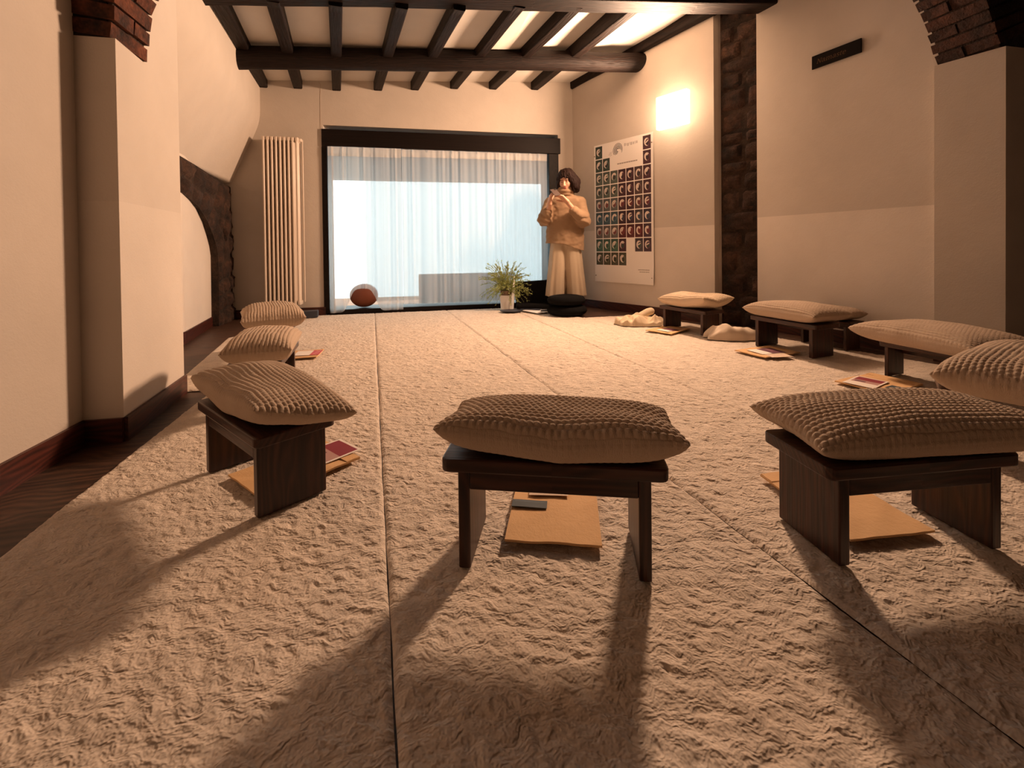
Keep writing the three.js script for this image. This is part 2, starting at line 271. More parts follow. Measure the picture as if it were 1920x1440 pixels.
{ // bare stone strip, with the ragged plaster edge beside it
  const st = struct('stone_pier'), a = [2.945, -3.94], b = [3.125, -3.58], at = (u, y, d = 0) => [lerp(a[0], b[0], u) - 0.894 * d, y, lerp(a[1], b[1], u) + 0.447 * d];
  mesh('mortar_bed', prism([a, b, [3.4, -3.45], [3.4, -3.94]], -0.2, TOP), mat.mortar, st);
  let y = -0.03, row = 0;
  while (y < 2.95) {
    const h = rr(0.09, 0.23), cuts = [0, ...(rnd() < 0.75 ? [rr(0.3, 0.7)] : []), 1];
    for (let k = 0; k + 1 < cuts.length; k++) mesh('stone', stone([at(cuts[k], y + rr(-0.01, 0.01)), at(cuts[k + 1], y + rr(-0.01, 0.01)), at(cuts[k + 1], y + h), at(cuts[k], y + h)], [-0.894, 0, 0.447], rr(0.008, 0.03), 0.0045, row * 3 + k), mat.stone[Math.floor(rnd() * 4)], st);
    y += h; row++;
  }
  const L = [], N = 46; for (let i = 0; i <= N; i++) { const yy = -0.1 + 3.1 * i / N; L.push([yy, 0.052 + 0.026 * noise(yy * 2.6, 4.2, 1) + 0.012 * noise(yy * 9, 1.7, 3)]); }
  const P = []; for (let i = 0; i < N; i++) { const [y0, d0] = L[i], [y1, d1] = L[i + 1]; const p = (d, yy, dz) => [EP[0] + d, yy, EP[1] + dz];
    const q = [[p(-0.002, y0, 0.003), p(d0, y0, 0.003), p(d1, y1, 0.003), p(-0.002, y1, 0.003)], [p(d0, y0, 0.003), p(d0 + 0.02, y0, -0.02), p(d1 + 0.02, y1, -0.02), p(d1, y1, 0.003)]];
    for (const [A, B, C, D] of q) P.push(...A, ...B, ...C, ...A, ...C, ...D); }
  const g = new THREE.BufferGeometry(); g.setAttribute('position', new THREE.Float32BufferAttribute(P, 3)); g.computeVertexNormals();
  const edge = mesh('ragged_plaster_edge', uvBox(g), mat.plaster, st);
}
// brick arch across the room, its wall above
{
  const st = struct('brick_arch');
  const crv = new THREE.CatmullRomCurve3([[-1.160, 1.60], [-1.112, 1.895], [-0.90, 2.32], [-0.30, 2.74], [0.9, 2.97], [2.2, 2.83], [2.82, 2.58], [3.15, 2.28], [3.335, 1.885]].map(([x, y]) => V3(x, y, 0)), false, 'catmullrom', 0.5);
  const len = crv.getLength(), n = Math.round(len / 0.072), pts = crv.getSpacedPoints(n);
  const zf = (x) => lerp(-2.142, -2.0, clamp((x + 1.148) / 4.53, 0, 1)), zb = (x) => lerp(-2.39, -2.312, clamp((x + 1.172) / 4.5, 0, 1));
  const nor = pts.map((p, i) => { const t = pts[Math.min(n, i + 1)].clone().sub(pts[Math.max(0, i - 1)]).normalize(); return V3(-t.y, t.x, 0); }); // outward (away from the opening)
  const lerpP = (i, s, d) => { const a = pts[i].clone().lerp(pts[i + 1], s), q = nor[i].clone().lerp(nor[i + 1], s); return a.addScaledVector(q, d); };
  for (let i = 0; i < n; i++) {
    const cuts = i % 2 ? [0, 0.52, 1] : [0, 1];
    for (let k = 0; k + 1 < cuts.length; k++) {
      const t0 = cuts[k] + (k ? 0.02 : -0.02 + rr(-0.015, 0.015)), t1 = cuts[k + 1] - (k + 2 < cuts.length ? 0.02 : -0.03 + rr(-0.02, 0.03)), proud = rr(-0.006, 0.008);
      const c = (s, d, t) => { const p = lerpP(i, s, d); return [p.x, p.y, lerp(zf(p.x), zb(p.x), t)]; };
      const q = [c(0.07, 0.27, t0), c(0.93, 0.27, t0), c(0.93, 0.27, t1), c(0.07, 0.27, t1), c(0.1, -proud, t0), c(0.9, -proud, t0), c(0.9, -proud, t1), c(0.1, -proud, t1)];
      mesh('brick', hexa(q, 0.003), mat.brick[Math.floor(rnd() * 3) + (pts[i].x > 0.6 ? 3 : 0)], st);  // lamplit left and unlit right of the arch put into the brick colour
    }
  }
  // mortar body and the plastered wall over the arch, one solid
  const P = [], quad = (a, b, c, d) => P.push(...a, ...b, ...c, ...a, ...c, ...d);
  for (let i = 0; i < n; i++) { const A = lerpP(i, 0, 0.014), B = lerpP(i, 1, 0.014), a0 = [A.x, A.y, zf(A.x) - 0.008], b0 = [B.x, B.y, zf(B.x) - 0.008], a1 = [A.x, A.y, zb(A.x) + 0.008], b1 = [B.x, B.y, zb(B.x) + 0.008], at0 = [A.x, TOP, a0[2]], bt0 = [B.x, TOP, b0[2]], at1 = [A.x, TOP, a1[2]], bt1 = [B.x, TOP, b1[2]];
    quad(a0, b0, bt0, at0); quad(a1, at1, bt1, b1); quad(a0, a1, b1, b0); }
  const g = new THREE.BufferGeometry(); g.setAttribute('position', new THREE.Float32BufferAttribute(P, 3)); g.computeVertexNormals();
  mesh('mortar_body', uvBox(g, 1.2), mat.mortar, st);
  mesh('shoulder_wall', [prism([[-1.29, -2.142], [-1.18, -2.15], [-1.19, -2.38], [-1.29, -2.39]], 1.607, TOP), prism([[3.37, -2.02], [4.3, -2.02], [4.3, -2.30], [3.36, -2.30]], 1.885, TOP)], mat.mortar, st);
}
// ceilings
{
  const c = struct('ceiling'), sl = (x0, x1) => prism([[x0, -3.58], [x1, -3.58], [x1, -5.69], [x0, -5.69]], ceilY, (x, z) => ceilY(x, z) + 0.3);
  for (const [x0, x1] of [[-2.4, 1.0], [1.0, 1.8], [1.8, 2.6], [2.6, 3.5]]) mesh('ceiling_field', sl(x0, x1), mat.ceiling, c);
}
struct('ceiling', prism([[-2.2, 2.9], [4.3, 2.9], [4.3, -3.55], [-2.2, -3.55]], 3.12, 3.3), mat.floor);

// skirting boards
{
  const sk = (name, a, b, side, h0 = -0.016, h = 0.082, t = 0.014) => { const dx = b[0] - a[0], dz = b[1] - a[1], l = Math.hypot(dx, dz), n = [-dz / l * side * t, dx / l * side * t]; struct(name, uvLong(prism([a, b, [b[0] + n[0], b[1] + n[1]], [a[0] + n[0], a[1] + n[1]]], h0, h), Math.abs(dx) > Math.abs(dz) ? 0 : 2), mat.skirting); };
  sk('baseboard_left', [-1.29, 2.5], [-1.29, -2.143], 1); sk('baseboard_left', [-1.29, -2.142], [-1.148, -2.142], 1); sk('baseboard_left', [-1.148, -2.142], [-1.211, -2.792], 1); sk('baseboard_left', [-1.85, -2.80], [-1.858, -4.311], 1); sk('baseboard_left', [-1.858, -4.311], [-2.01, -5.25], 1);
  sk('baseboard_back', [-1.99, -5.69], [-0.99, -5.69], 1); sk('baseboard_back', [1.87, -5.69], [2.09, -5.69], 1);
  sk('baseboard_right', [2.071, -5.69], EP, 1); sk('baseboard_right', FQ, [3.30, -2.55], 1); sk('baseboard_right', [3.30, -2.315], [3.385, -2.0], 1);
}
// timber: lintel, round main beam, joists
function bar(a, b, w, h, segs = 24, wob = 0.004, round = 0) {       // a squared or round timber from a to b (centre line), a little uneven
  const A = V3(...a), B = V3(...b), t = B.clone().sub(A), L = t.length(); t.normalize();
  const side = V3(0, 1, 0).cross(t).normalize(), up = t.clone().cross(side), P = [], idx = [], uv = [], ring = round ? 20 : 12, sd = rr(0, 50);
  const prof = []; if (round) for (let k = 0; k < ring; k++) { const q = k / ring * 6.2832; prof.push([Math.cos(q) * w / 2, Math.sin(q) * h / 2]); }
  else { const c = 0.012; for (const [x, y] of [[-1, -1], [1, -1], [1, 1], [-1, 1]]) { const X = x * w / 2, Y = y * h / 2; prof.push(...(x * y > 0 ? [[X - x * 0, Y - y * c], [X - x * c * 0.3, Y - y * c * 0.3], [X - x * c, Y]] : [[X - x * c, Y], [X - x * c * 0.3, Y - y * c * 0.3], [X, Y - y * c]])); } }
  const R = prof.length;
  for (let j = 0; j <= segs; j++) { const s = j / segs, c = A.clone().lerp(B, s), bow = noise(s * 3 + sd, 0.3, 0.7) * wob * 2;
    for (let k = 0; k <= R; k++) { const [x, y] = prof[k % R], f = 1 + noise(s * L * 2.2 + sd, x * 9, y * 9) * wob * 6; const p = c.clone().addScaledVector(side, x * f).addScaledVector(up, y * f + bow); P.push(p.x, p.y, p.z); uv.push(s * L * 0.7, k / R * (w + h) * 3); } }
  for (let j = 0; j < segs; j++) for (let k = 0; k < R; k++) { const q = j * (R + 1) + k; idx.push(q, q + R + 1, q + 1, q + 1, q + R + 1, q + R + 2); }
  for (const j of [0, segs]) { const c = P.length / 3, m = A.clone().lerp(B, j / segs); P.push(m.x, m.y, m.z); uv.push(0, 0); for (let k = 0; k < R; k++) { const q = j * (R + 1) + k; idx.push(...(j ? [c, q, q + 1] : [c, q + 1, q])); } }
  const g = new THREE.BufferGeometry(); g.setAttribute('position', new THREE.Float32BufferAttribute(P, 3)); g.setAttribute('uv', new THREE.Float32BufferAttribute(uv, 2)); g.setIndex(idx); g.computeVertexNormals();
  // outward check
  const p0 = V3(P[0], P[1], P[2]).sub(A), n0 = V3().fromBufferAttribute(g.attributes.normal, Math.floor(segs / 2) * (R + 1)); if (n0.dot(V3(P[0], P[1], P[2]).sub(A)) < 0) { for (let i = 0; i < idx.length; i += 3) [idx[i + 1], idx[i + 2]] = [idx[i + 2], idx[i + 1]]; g.setIndex(idx); g.computeVertexNormals(); }
  return g;
}
tag(mesh('lintel_beam', bar([-1.9, 2.551, -3.50], [3.20, 2.971, -3.50], 0.20, 0.27, 40, 0.007), mat.beam), 'heavy dark lintel beam across the top of the photo, in front of the joists', 'beam');
tag(mesh('main_beam', bar([-1.72, 2.478, -4.60], [2.60, 2.815, -4.735], 0.205, 0.205, 40, 0.012, 1), mat.beam), 'thick round dark log beam running crosswise under all the ceiling joists', 'beam');
{
  const backs = [[-1.62, 2.598], [-1.252, 2.60], [-0.832, 2.606], [-0.367, 2.634], [0.062, 2.667], [0.535, 2.708], [1.018, 2.731], [1.562, 2.765], [2.06, 2.798]];
  const labels = ['dark ceiling joist lying along the left wall', 'dark ceiling joist, second from the left wall', 'dark ceiling joist, third from the left wall, above the cable', 'dark ceiling joist, fourth from the left wall', 'dark middle ceiling joist, fifth from either wall', 'dark ceiling joist, fourth from the right wall', 'dark ceiling joist, third from the right wall', 'dark ceiling joist, second from the right wall, near the wall lamp', 'dark ceiling joist lying along the top of the right wall'];
  backs.forEach(([x, y], i) => {
    const k = 2.14, ex = [0, 0, 0, 0, 0, 0, 0.02, 0.05, 0.06][i]; let a = [x, y + 0.055 + ex / 2, -5.70], b = [x + 0.15 * k, y + 0.055 + ex / 2 - 0.047 * k + [0, 0, 0, 0, 0, 0.02, 0.045, 0.07, 0][i], -3.52];
    if (i === 8) { a = [2.085, 2.885, -5.70]; b = [2.895, 3.055, -3.80]; }   // this one follows the slanting wall
    tag(mesh('ceiling_joist', bar(b, a, 0.096, 0.115 + ex, 20, 0.005), mat.beam), labels[i], 'joist', 'ceiling joists');
  });
}

/* ------------------------------------------------------------------ window, curtains, outside */
{
  const w = struct('window_1'); const z = -5.655, F = (n, g) => mesh(n, g, mat.frameBlack, w);
  F('frame_head', box(2.90, 0.20, 0.40, 0.446, 2.052, -5.870, 0.005)); F('frame_jamb', box(0.062, 1.952, 0.39, -0.976, 0.975, -5.872, 0.005)); F('frame_jamb', box(0.13, 1.952, 0.39, 1.806, 0.975, -5.872, 0.005)); F('frame_sill', box(2.68, 0.09, 0.39, 0.395, 0.0, -5.872, 0.005));
  const glass = MP({ name: 'window_glass', color: rgb(0.96, 0.98, 0.97), transmission: 1, thickness: 0, roughness: 0, ior: 1.5 });
  mesh('pane', box(2.70, 1.95, 0.006, 0.40, 1.0, -6.03), glass, w);
}
function drape(x0, x1, yTop, yBot, z, amp, seedK, cols = 420, flare = 0.3) {   // a gathered sheer hanging from a rail
  const rows = 26, P = [], uv = [], idx = [];
  for (let j = 0; j <= rows; j++) for (let i = 0; i <= cols; i++) {
    const s = i / cols, t = j / rows, x = lerp(x0, x1, s), ph = s * (x1 - x0) * 44 + 5 * noise(s * 9 + seedK, 0.5, 0.2), a = amp * (0.55 + 0.9 * Math.abs(noise(s * 14, seedK, 0.4))) * (0.55 + 0.45 * t);
    const dz = a * (Math.sin(ph + 0.6 * noise(s * 20, t * 1.5, seedK)) + 0.45 * Math.sin(2.37 * ph + seedK)), dx = 0.006 * Math.cos(ph) * flare;
    P.push(x + dx, lerp(yTop, typeof yBot === 'function' ? yBot(s) : yBot, t), z + dz); uv.push(x, t);
  }
  const W = cols + 1; for (let j = 0; j < rows; j++) for (let i = 0; i < cols; i++) { const a = j * W + i; idx.push(a, a + W, a + 1, a + 1, a + W, a + W + 1); }
  const g = new THREE.BufferGeometry(); g.setAttribute('position', new THREE.Float32BufferAttribute(P, 3)); g.setAttribute('uv', new THREE.Float32BufferAttribute(uv, 2)); g.setIndex(idx); g.computeVertexNormals(); return g;
}
const sheer = MP({ name: 'sheer_voile', color: rgb(0.72, 0.72, 0.71), roughness: 1, transmission: 0.55, thickness: 0, transparent: true, opacity: 0.62, side: THREE.DoubleSide });
const net = MP({ name: 'fine_net', color: rgb(0.46, 0.495, 0.515), roughness: 0.20, transmission: 0.92, thickness: 0, ior: 1.05, side: THREE.DoubleSide });
{
  const c = thing('sheer_curtain', 'long white sheer curtain panel at the left, its hem reaching the carpet', 'curtain', [0, 0, 0], 0, 'sheer curtains at the window');
  mesh('voile', drape(-0.935, -0.11, 1.938, (s) => 0.012 + 0.01 * s + 0.27 * Math.exp(-(((s - 0.44) / 0.20) ** 4)), -5.645, 0.016, 3, 260), sheer, c); mesh('header_tape', drape(-0.935, -0.11, 1.944, 1.835, -5.642, 0.010, 3, 160), MP({ name: 'header_tape', color: rgb(0.82, 0.76, 0.68), roughness: 1, transmission: 0.4, thickness: 0, transparent: true, opacity: 0.75, side: THREE.DoubleSide }), c);
  const d = thing('sheer_curtain', 'wide white sheer curtain covering the middle and right of the window, behind the woman', 'curtain', [0, 0, 0], 0, 'sheer curtains at the window');
  mesh('voile', drape(-0.105, 1.725, 1.965, (s) => 0.075, -5.705, 0.020, 8, 620), sheer, d); mesh('header_tape', drape(-0.105, 1.725, 1.972, 1.86, -5.702, 0.010, 8, 340), MP({ name: 'header_tape', color: rgb(0.82, 0.76, 0.68), roughness: 1, transmission: 0.4, thickness: 0, transparent: true, opacity: 0.75, side: THREE.DoubleSide }), d);
  tag(mesh('net_curtain', drape(-0.555, 1.73, 1.93, 0.10, -5.93, 0.012, 15, 520), net), 'second fine net curtain close to the glass, leaving the bright strip at the left bare', 'curtain');
}
{ // outside: terrace, a low dark parapet, the eave of the house opposite
  struct('terrace', prism([[-6, -6.14], [8, -6.14], [8, -8.6], [-6, -8.6]], -0.35, -0.12), M({ name: 'terrace_tile', color: rgb(0.34, 0.17, 0.10), bumpMap: stoneBump, bumpScale: 0.004 }));
  struct('parapet', prism([[0.10, -7.2], [1.62, -7.2], [1.62, -7.4], [0.10, -7.4]], -0.15, 0.345), M({ name: 'dark_parapet', color: rgb(0.03, 0.034, 0.038), bumpMap: stoneBump, bumpScale: 0.006 }));
  struct('opposite_eave', prism([[-5, -8.0], [6, -8.0], [6, -8.3], [-5, -8.3]], 1.93, 2.52), M({ name: 'eave_grey', color: rgb(0.07, 0.066, 0.058), bumpMap: stoneBump, bumpScale: 0.006 }));
}
{ // radiator: eight columns of three tubes
  const r = thing('radiator', 'tall cream tubular column radiator left of the window', 'radiator', [-1.59, 0, -5.575]);
  for (let i = 0; i < 9; i++) {
    const x = 0.012 + i * 0.0425, g = []; for (const dz of [-0.057, -0.019, 0.019, 0.057]) g.push(cyl(0.0122, 0.0122, 1.80, x, 1.07, dz, 12));
    for (const y of [0.155, 1.985]) g.push(box(0.036, 0.05, 0.14, x, y, 0, 0.014));
    mesh('column', g, mat.enamel, r);
  }
  mesh('feed_pipe', [cyl(0.007, 0.007, 1.84, 0.392, 1.08, -0.04, 12), cyl(0.02, 0.02, 0.03, 0.378, 1.985, 0, 12).rotateZ(0)], mat.enamel, r);
  const v = cyl(0.019, 0.019, 0.05); v.rotateZ(Math.PI / 2); v.translate(-0.055, 0.14, 0.02); const v2 = cyl(0.008, 0.008, 0.05); v2.rotateZ(Math.PI / 2); v2.translate(-0.02, 0.14, 0.0); mesh('valve', [v, v2], mat.enamel, r);
  for (const [x, y] of [[0.1, 0.35], [0.3, 0.35], [0.1, 1.75], [0.3, 1.75]]) mesh('wall_bracket', box(0.03, 0.05, 0.035, x, y, -0.088), mat.enamel, r);
}
tag(mesh('cable', tube([[-1.03, 2.69, -5.6895], [-1.014, 2.685, -5.6895], [-1.014, 2.5, -5.6895], [-1.017, 2.14, -5.6895]], 0.002, 30, 6), M({ name: 'painted_cable', color: rgb(0.40, 0.30, 0.22) })), 'thin cable running straight down from the ceiling to the window frame', 'cable');

/* ------------------------------------------------------------------ wall lamp, poster, name board */
{
  const turn = Math.atan2(LAMP_OUT[0], LAMP_OUT[2]);
  const l = thing('wall_lamp', 'square glowing frosted glass lamp on the right wall above the poster', 'lamp', [LAMP_AT[0] + LAMP_OUT[0] * 0.001, LAMP_AT[1], LAMP_AT[2] + LAMP_OUT[2] * 0.001], turn);
  mesh('back_plate', box(0.30, 0.28, 0.022, 0, 0, 0.012, 0.004), M({ name: 'lamp_plate', color: rgb(0.7, 0.68, 0.64), roughness: 0.5 }), l);
  mesh('glass_shade', box(0.365, 0.345, 0.062, 0, 0, 0.056, 0.012), M({ name: 'lamp_glass', color: rgb(0.9, 0.85, 0.75), emissive: rgb(1.0, 0.80, 0.50), emissiveIntensity: LAMP_GLOW, roughness: 0.4 }), l);
}
function canvas(w, h, draw) { const c = document.createElement('canvas'); c.width = w; c.height = h; draw(c.getContext('2d'), w, h); const t = new THREE.CanvasTexture(c); t.colorSpace = THREE.SRGBColorSpace; return t; }
const EL = { o: [2.07, -5.69], d: [0.4147, 0.910], n: [-0.910, 0.4147] };
const onE = (s, y, off) => [EL.o[0] + EL.d[0] * s + EL.n[0] * off, y, EL.o[1] + EL.d[1] * s + EL.n[1] * off];
{
  const W = 870, H = 1670, tex = canvas(1024, 2048, (c, w, h) => {
    c.fillStyle = '#efe9e2'; c.fillRect(0, 0, w, h); c.save(); c.scale(w / W, h / H);
    // spiral emblem of broken rings
    const ox = 372, oy = 112; c.strokeStyle = '#23262e'; for (let k = 0; k < 5; k++) { c.lineWidth = 8 - k * 0.6; c.beginPath(); c.ellipse(ox, oy, 16 + k * 13, 19 + k * 14.5, 0.2, 0.9 + k * 0.35, 5.6 + k * 0.25); c.stroke(); }
    // faint title marks and subtitle lines, as unreadable as in the photo
    c.fillStyle = 'rgba(110,96,88,0.34)'; [[470, 20], [497, 9], [514, 22], [545, 8], [560, 24], [592, 20], [620, 9], [637, 22]].forEach(([x, w2], k) => { c.fillRect(x, 52 + (k % 3) * 3, w2, 34 - (k % 2) * 6); });
    c.strokeStyle = 'rgba(110,98,90,0.6)'; c.lineWidth = 4; for (const [a, b, y] of [[232, 280, 150], [244, 286, 132], [250, 284, 166]]) { c.beginPath(); c.moveTo(a, y); c.lineTo(b, y - 12); c.stroke(); }
    c.fillStyle = 'rgba(90,75,66,0.85)'; for (let q = 0; q < 26; q++) c.fillRect(365 + q * 11.2, 268, 8 - (q % 3), 14);
    for (let q = 0; q < 18; q++) { c.fillRect(655 + q * 8.5, 1505, 6 - (q % 2) * 2, 9); if (q > 1) c.fillRect(655 + q * 8.5, 1528, 6 - (q % 3), 8); }
    // seven columns, nine rows of tinted cells with a pale curl in each
    const has = (r, q) => r === 0 ? (q === 0 || q === 6) : r === 1 ? (q < 2 || q === 6) : r < 7 ? true : r === 7 ? (q !== 4) : q < 4;
    const ink = (r, q) => { const left = q < 3; const base = left ? (r < 2 ? [52, 66, 58] : r < 4 ? [78, 88, 80] : r === 4 ? [88, 92, 92] : r === 5 ? [62, 84, 92] : r === 6 ? [98, 92, 88] : r === 7 ? [66, 92, 78] : [78, 80, 62]) : (q < 5 ? [62, 34, 42] : [78, 60, 58]); if (q === 6) return r < 4 ? [68, 40, 48] : r === 5 ? [58, 50, 66] : [66, 46, 58]; if (r === 6 && !left) return [78, 32, 34]; if (r === 5 && !left) return q < 5 ? [52, 30, 42] : [68, 62, 66]; if (r === 7 && q > 4) return [70, 62, 66]; if (r === 8) return [74, 74, 58]; return base; };
    const core = (r, q) => r === 4 || r === 6 ? '#6d2c2c' : r === 5 ? '#2c4252' : r === 7 ? '#2f4a3c' : r === 8 ? '#2a2a22' : '#241c20';
    let sd = 5; const rn = () => (sd = (sd * 16807) % 2147483647) / 2147483647;
    for (let r = 0; r < 9; r++) for (let q = 0; q < 7; q++) { if (!has(r, q)) continue; const X = 24 + q * 117.5, Y = 22 + r * 161.5, cw = 108, ch = 150, k = ink(r, q), g = c.createLinearGradient(X, Y, X + cw, Y + ch);
      g.addColorStop(0, `rgb(${k.map((v) => v * 0.86 | 0)})`); g.addColorStop(1, `rgb(${k.map((v) => Math.min(255, v * 1.12) | 0)})`); c.fillStyle = g; c.fillRect(X, Y, cw, ch);
      const cx = X + cw / 2, cy = Y + ch * 0.48, R = 38; c.save(); c.translate(cx, cy); c.rotate(-0.3 + rn() * 0.6); c.scale(1, 1.22);
      c.fillStyle = `rgb(${k.map((v) => Math.min(255, v * 1.28 + 10) | 0)})`; c.beginPath(); c.arc(0, 0, R, 0, 6.3); c.fill();
      c.fillStyle = core(r, q); c.globalAlpha = 0.75; c.beginPath(); c.ellipse(6, 6, R * 0.55, R * 0.6, 0.4, 0, 6.3); c.fill(); c.globalAlpha = 1;
      c.save(); c.beginPath(); c.arc(0, 0, R * 0.97, 0, 6.3); c.clip(); c.fillStyle = '#d8cabd'; c.beginPath(); const px = 9 + rn() * 9, py = 2 + rn() * 9, pr = R * (0.80 + rn() * 0.08); c.arc(0, 0, R * 1.2, 0, 6.3); c.arc(px, py, pr, 0, 6.3, true); c.fill('evenodd'); c.restore();
      c.fillStyle = '#d8cabd'; const kind = Math.floor(rn() * 4); c.beginPath(); if (kind === 0) c.ellipse(4, -R * 0.55, 13, 10, 0.3, 0, 6.3); else if (kind === 1) { c.ellipse(-4, -R * 0.25, 9, 20, 0.5, 0, 6.3); } else if (kind === 2) c.ellipse(2, -4, 24, 6, -0.35, 0, 6.3); else c.ellipse(10, -R * 0.6, 9, 12, -0.5, 0, 6.3); c.fill(); c.restore(); }
    c.restore();
  });
  const g = new THREE.PlaneGeometry(0.87, 1.67, 24, 40), p = g.attributes.position; for (let i = 0; i < p.count; i++) { const x = p.getX(i), y = p.getY(i); p.setZ(i, 0.004 + 0.006 * Math.max(0, noise(x * 3, y * 2, 4)) + 0.012 * sstep(-0.6, -0.83, y) * (0.6 + 0.4 * Math.sin(x * 5)) + 0.010 * sstep(0.36, 0.435, x)); }
  g.computeVertexNormals(); const back = g.clone(); back.scale(1, 1, 1); back.translate(0, 0, -0.0015);
  const o = thing('poster', 'tall white printed poster of tinted picture cells pinned to the right wall', 'poster', onE(0.815, 1.155, 0.002), Math.atan2(EL.n[0], EL.n[1]));
  mesh('printed_sheet', g, M({ name: 'poster_print', map: tex, roughness: 0.7 }), o); mesh('sheet_back', back, mat.white, o);
  const pin = M({ name: 'steel_pin', color: rgb(0.25, 0.2, 0.16), metalness: 0.6, roughness: 0.4 }); for (const [x, y] of [[-0.415, 0.70], [0.418, 0.72], [-0.41, -0.76], [0.41, -0.76]]) { const q = cyl(0.006, 0.007, 0.006, 0, 0, 0, 12); q.rotateX(Math.PI / 2); q.translate(x, y, 0.019); mesh('pin', q, pin, o); }
}
{
  const a = [3.1725, -3.105], b = [3.2415, -2.7475], dx = b[0] - a[0], dz = b[1] - a[1], L = Math.hypot(dx, dz), n = [-dz / L, dx / L];
  const tex = canvas(768, 224, (c, w, h) => { c.fillStyle = '#17110e'; c.fillRect(0, 0, w, h); c.font = 'italic 118px serif'; c.textBaseline = 'middle'; c.textAlign = 'left'; c.fillStyle = '#5d4630'; c.fillText('Namaste', 60, h / 2 + 4); });
  const s = thing('name_board', 'small dark wooden board lettered Namaste on the right wall', 'sign', [(a[0] + b[0]) / 2 + n[0] * 0.006, 2.2, (a[1] + b[1]) / 2 + n[1] * 0.006], Math.atan2(n[0], n[1]));
  s.rotation.z = -0.004;
  mesh('board', box(L, 0.105, 0.010, 0, 0, 0, 0.003), MP({ name: 'sign_wood', color: rgb(0.010, 0.007, 0.006), roughness: 0.8, specularIntensity: 0.2 }), s);
  mesh('lettering', new THREE.PlaneGeometry(L * 0.95, 0.092).translate(0, 0, 0.0054), MP({ name: 'sign_print', map: tex, roughness: 0.8, specularIntensity: 0.2 }), s);
}

/* ------------------------------------------------------------------ carpet: wide wool strips laid side by side */
function carpetStrip(xl, xr, z0, z1, step, label, far = false) {    // xl, xr functions of z
  const nz = Math.round((z0 - z1) / step), P = [], uv = [], idx = []; const nx = Math.round((xr(z0) - xl(z0)) / step), th = 0.014;
  for (let j = 0; j <= nz; j++) { const z = lerp(z0, z1, j / nz), a = xl(z) + 0.003 * noise(z * 6, 1.2, xl(0)), b = xr(z) + 0.003 * noise(z * 6, 7.2, xr(0)); for (let i = 0; i <= nx; i++) { const x = lerp(a, b, i / nx), e = Math.min(i, nx - i) * (b - a) / nx, ez = Math.min(j, nz - j) * step, soft = sstep(-0.004, 0.007, Math.min(e, ez));
    P.push(x, -0.0145 + soft * (0.0065 + 0.0070 * carpetAt(x, z)), z); uv.push(x, z); } }
  const W = nx + 1; for (let j = 0; j < nz; j++) for (let i = 0; i < nx; i++) { const q = j * W + i; idx.push(q, q + 1, q + W, q + 1, q + W + 1, q + W); }
  const g = new THREE.BufferGeometry(); g.setAttribute('position', new THREE.Float32BufferAttribute(P, 3)); g.setAttribute('uv', new THREE.Float32BufferAttribute(uv, 2)); g.setIndex(idx); g.computeVertexNormals();
  const m = new THREE.Mesh(g, mat.carpet); m.name = numbered('carpet_strip'); m.receiveShadow = m.castShadow = true; tag(m, label, 'carpet', 'carpet strips');
}
{
  const e0 = (z) => -0.970 + 0.0355 * z, s0 = (z) => 0.025 + 0.0826 * z, s1 = (z) => 0.935 + 0.095 * z, s2 = (z) => 1.60 + 0.076 * z, s3 = (z) => 2.5 + 0.16 * z, e1 = (z) => Math.min(3.84, 3.845 + 0.305 * z), k = 0.0012;
  const near = 0.009;
  carpetStrip(e0, (z) => s0(z) - k, 1.2, -5.62, near, 'cream wool carpet strip at the left, under the left benches');
  carpetStrip((z) => s0(z) + k, (z) => s1(z) - k, 1.2, -5.62, near, 'cream wool carpet strip in the middle, running from the camera to the window');
  carpetStrip((z) => s1(z) + k, (z) => s2(z) - k, 1.2, -5.62, near, 'cream wool carpet strip right of the middle one, ending under the black cushions');
  carpetStrip((z) => s2(z) + k, (z) => Math.max(s2(z) + 0.3, s3(z)) - k, 1.2, -5.5, 0.012, 'cream wool carpet strip second from the right wall, crossing under the right benches');
  carpetStrip((z) => Math.max(s2(z) + 0.3, s3(z)) + k, e1, 1.2, -4.6, 0.014, 'cream wool carpet strip beside the right wall, largely in shadow');
  carpetStrip((z) => lerp(-1.31, -1.57, (-2.8 - z) / 1.6), (z) => e0(z) - 0.004, -2.8, -4.45, 0.014, 'short extra piece of cream carpet at the left, beyond the wall corner');
}

/* ------------------------------------------------------------------ benches and their cushions */
const BW = 0.44, BD = 0.20;
function makeBench(h = 0.25) {
  const g = new THREE.Group(), lt = 0.028, st = 0.03;
  { // seat board with rounded ends, grain along its length
    const s = new THREE.Shape(), w = BW / 2 + 0.033, d = BD / 2 + 0.012, r = 0.018; s.moveTo(-w + r, -d); s.lineTo(w - r, -d); s.quadraticCurveTo(w, -d, w, -d + r); s.lineTo(w, d - r); s.quadraticCurveTo(w, d, w - r, d); s.lineTo(-w + r, d); s.quadraticCurveTo(-w, d, -w, d - r); s.lineTo(-w, -d + r); s.quadraticCurveTo(-w, -d, -w + r, -d);
    const e = new THREE.ExtrudeGeometry(s, { depth: st - 0.008, bevelEnabled: true, bevelThickness: 0.004, bevelSize: 0.004, bevelSegments: 2, curveSegments: 5 }); e.rotateX(Math.PI / 2); e.translate(0, h - 0.004, 0); mesh('seat', uvLong(e, 0), mat.bench, g);
  }
  for (const s of [-1, 1]) mesh('leg', uvLong(box(lt, h - st, BD, s * (BW / 2 - lt / 2), (h - st) / 2, 0, 0.004), 1), mat.bench, g);
  mesh('rail', uvLong(box(BW - 2 * lt, 0.046, 0.022, 0, h - st - 0.023, BD / 2 - 0.012, 0.003), 0), mat.bench, g);
  return g;
}
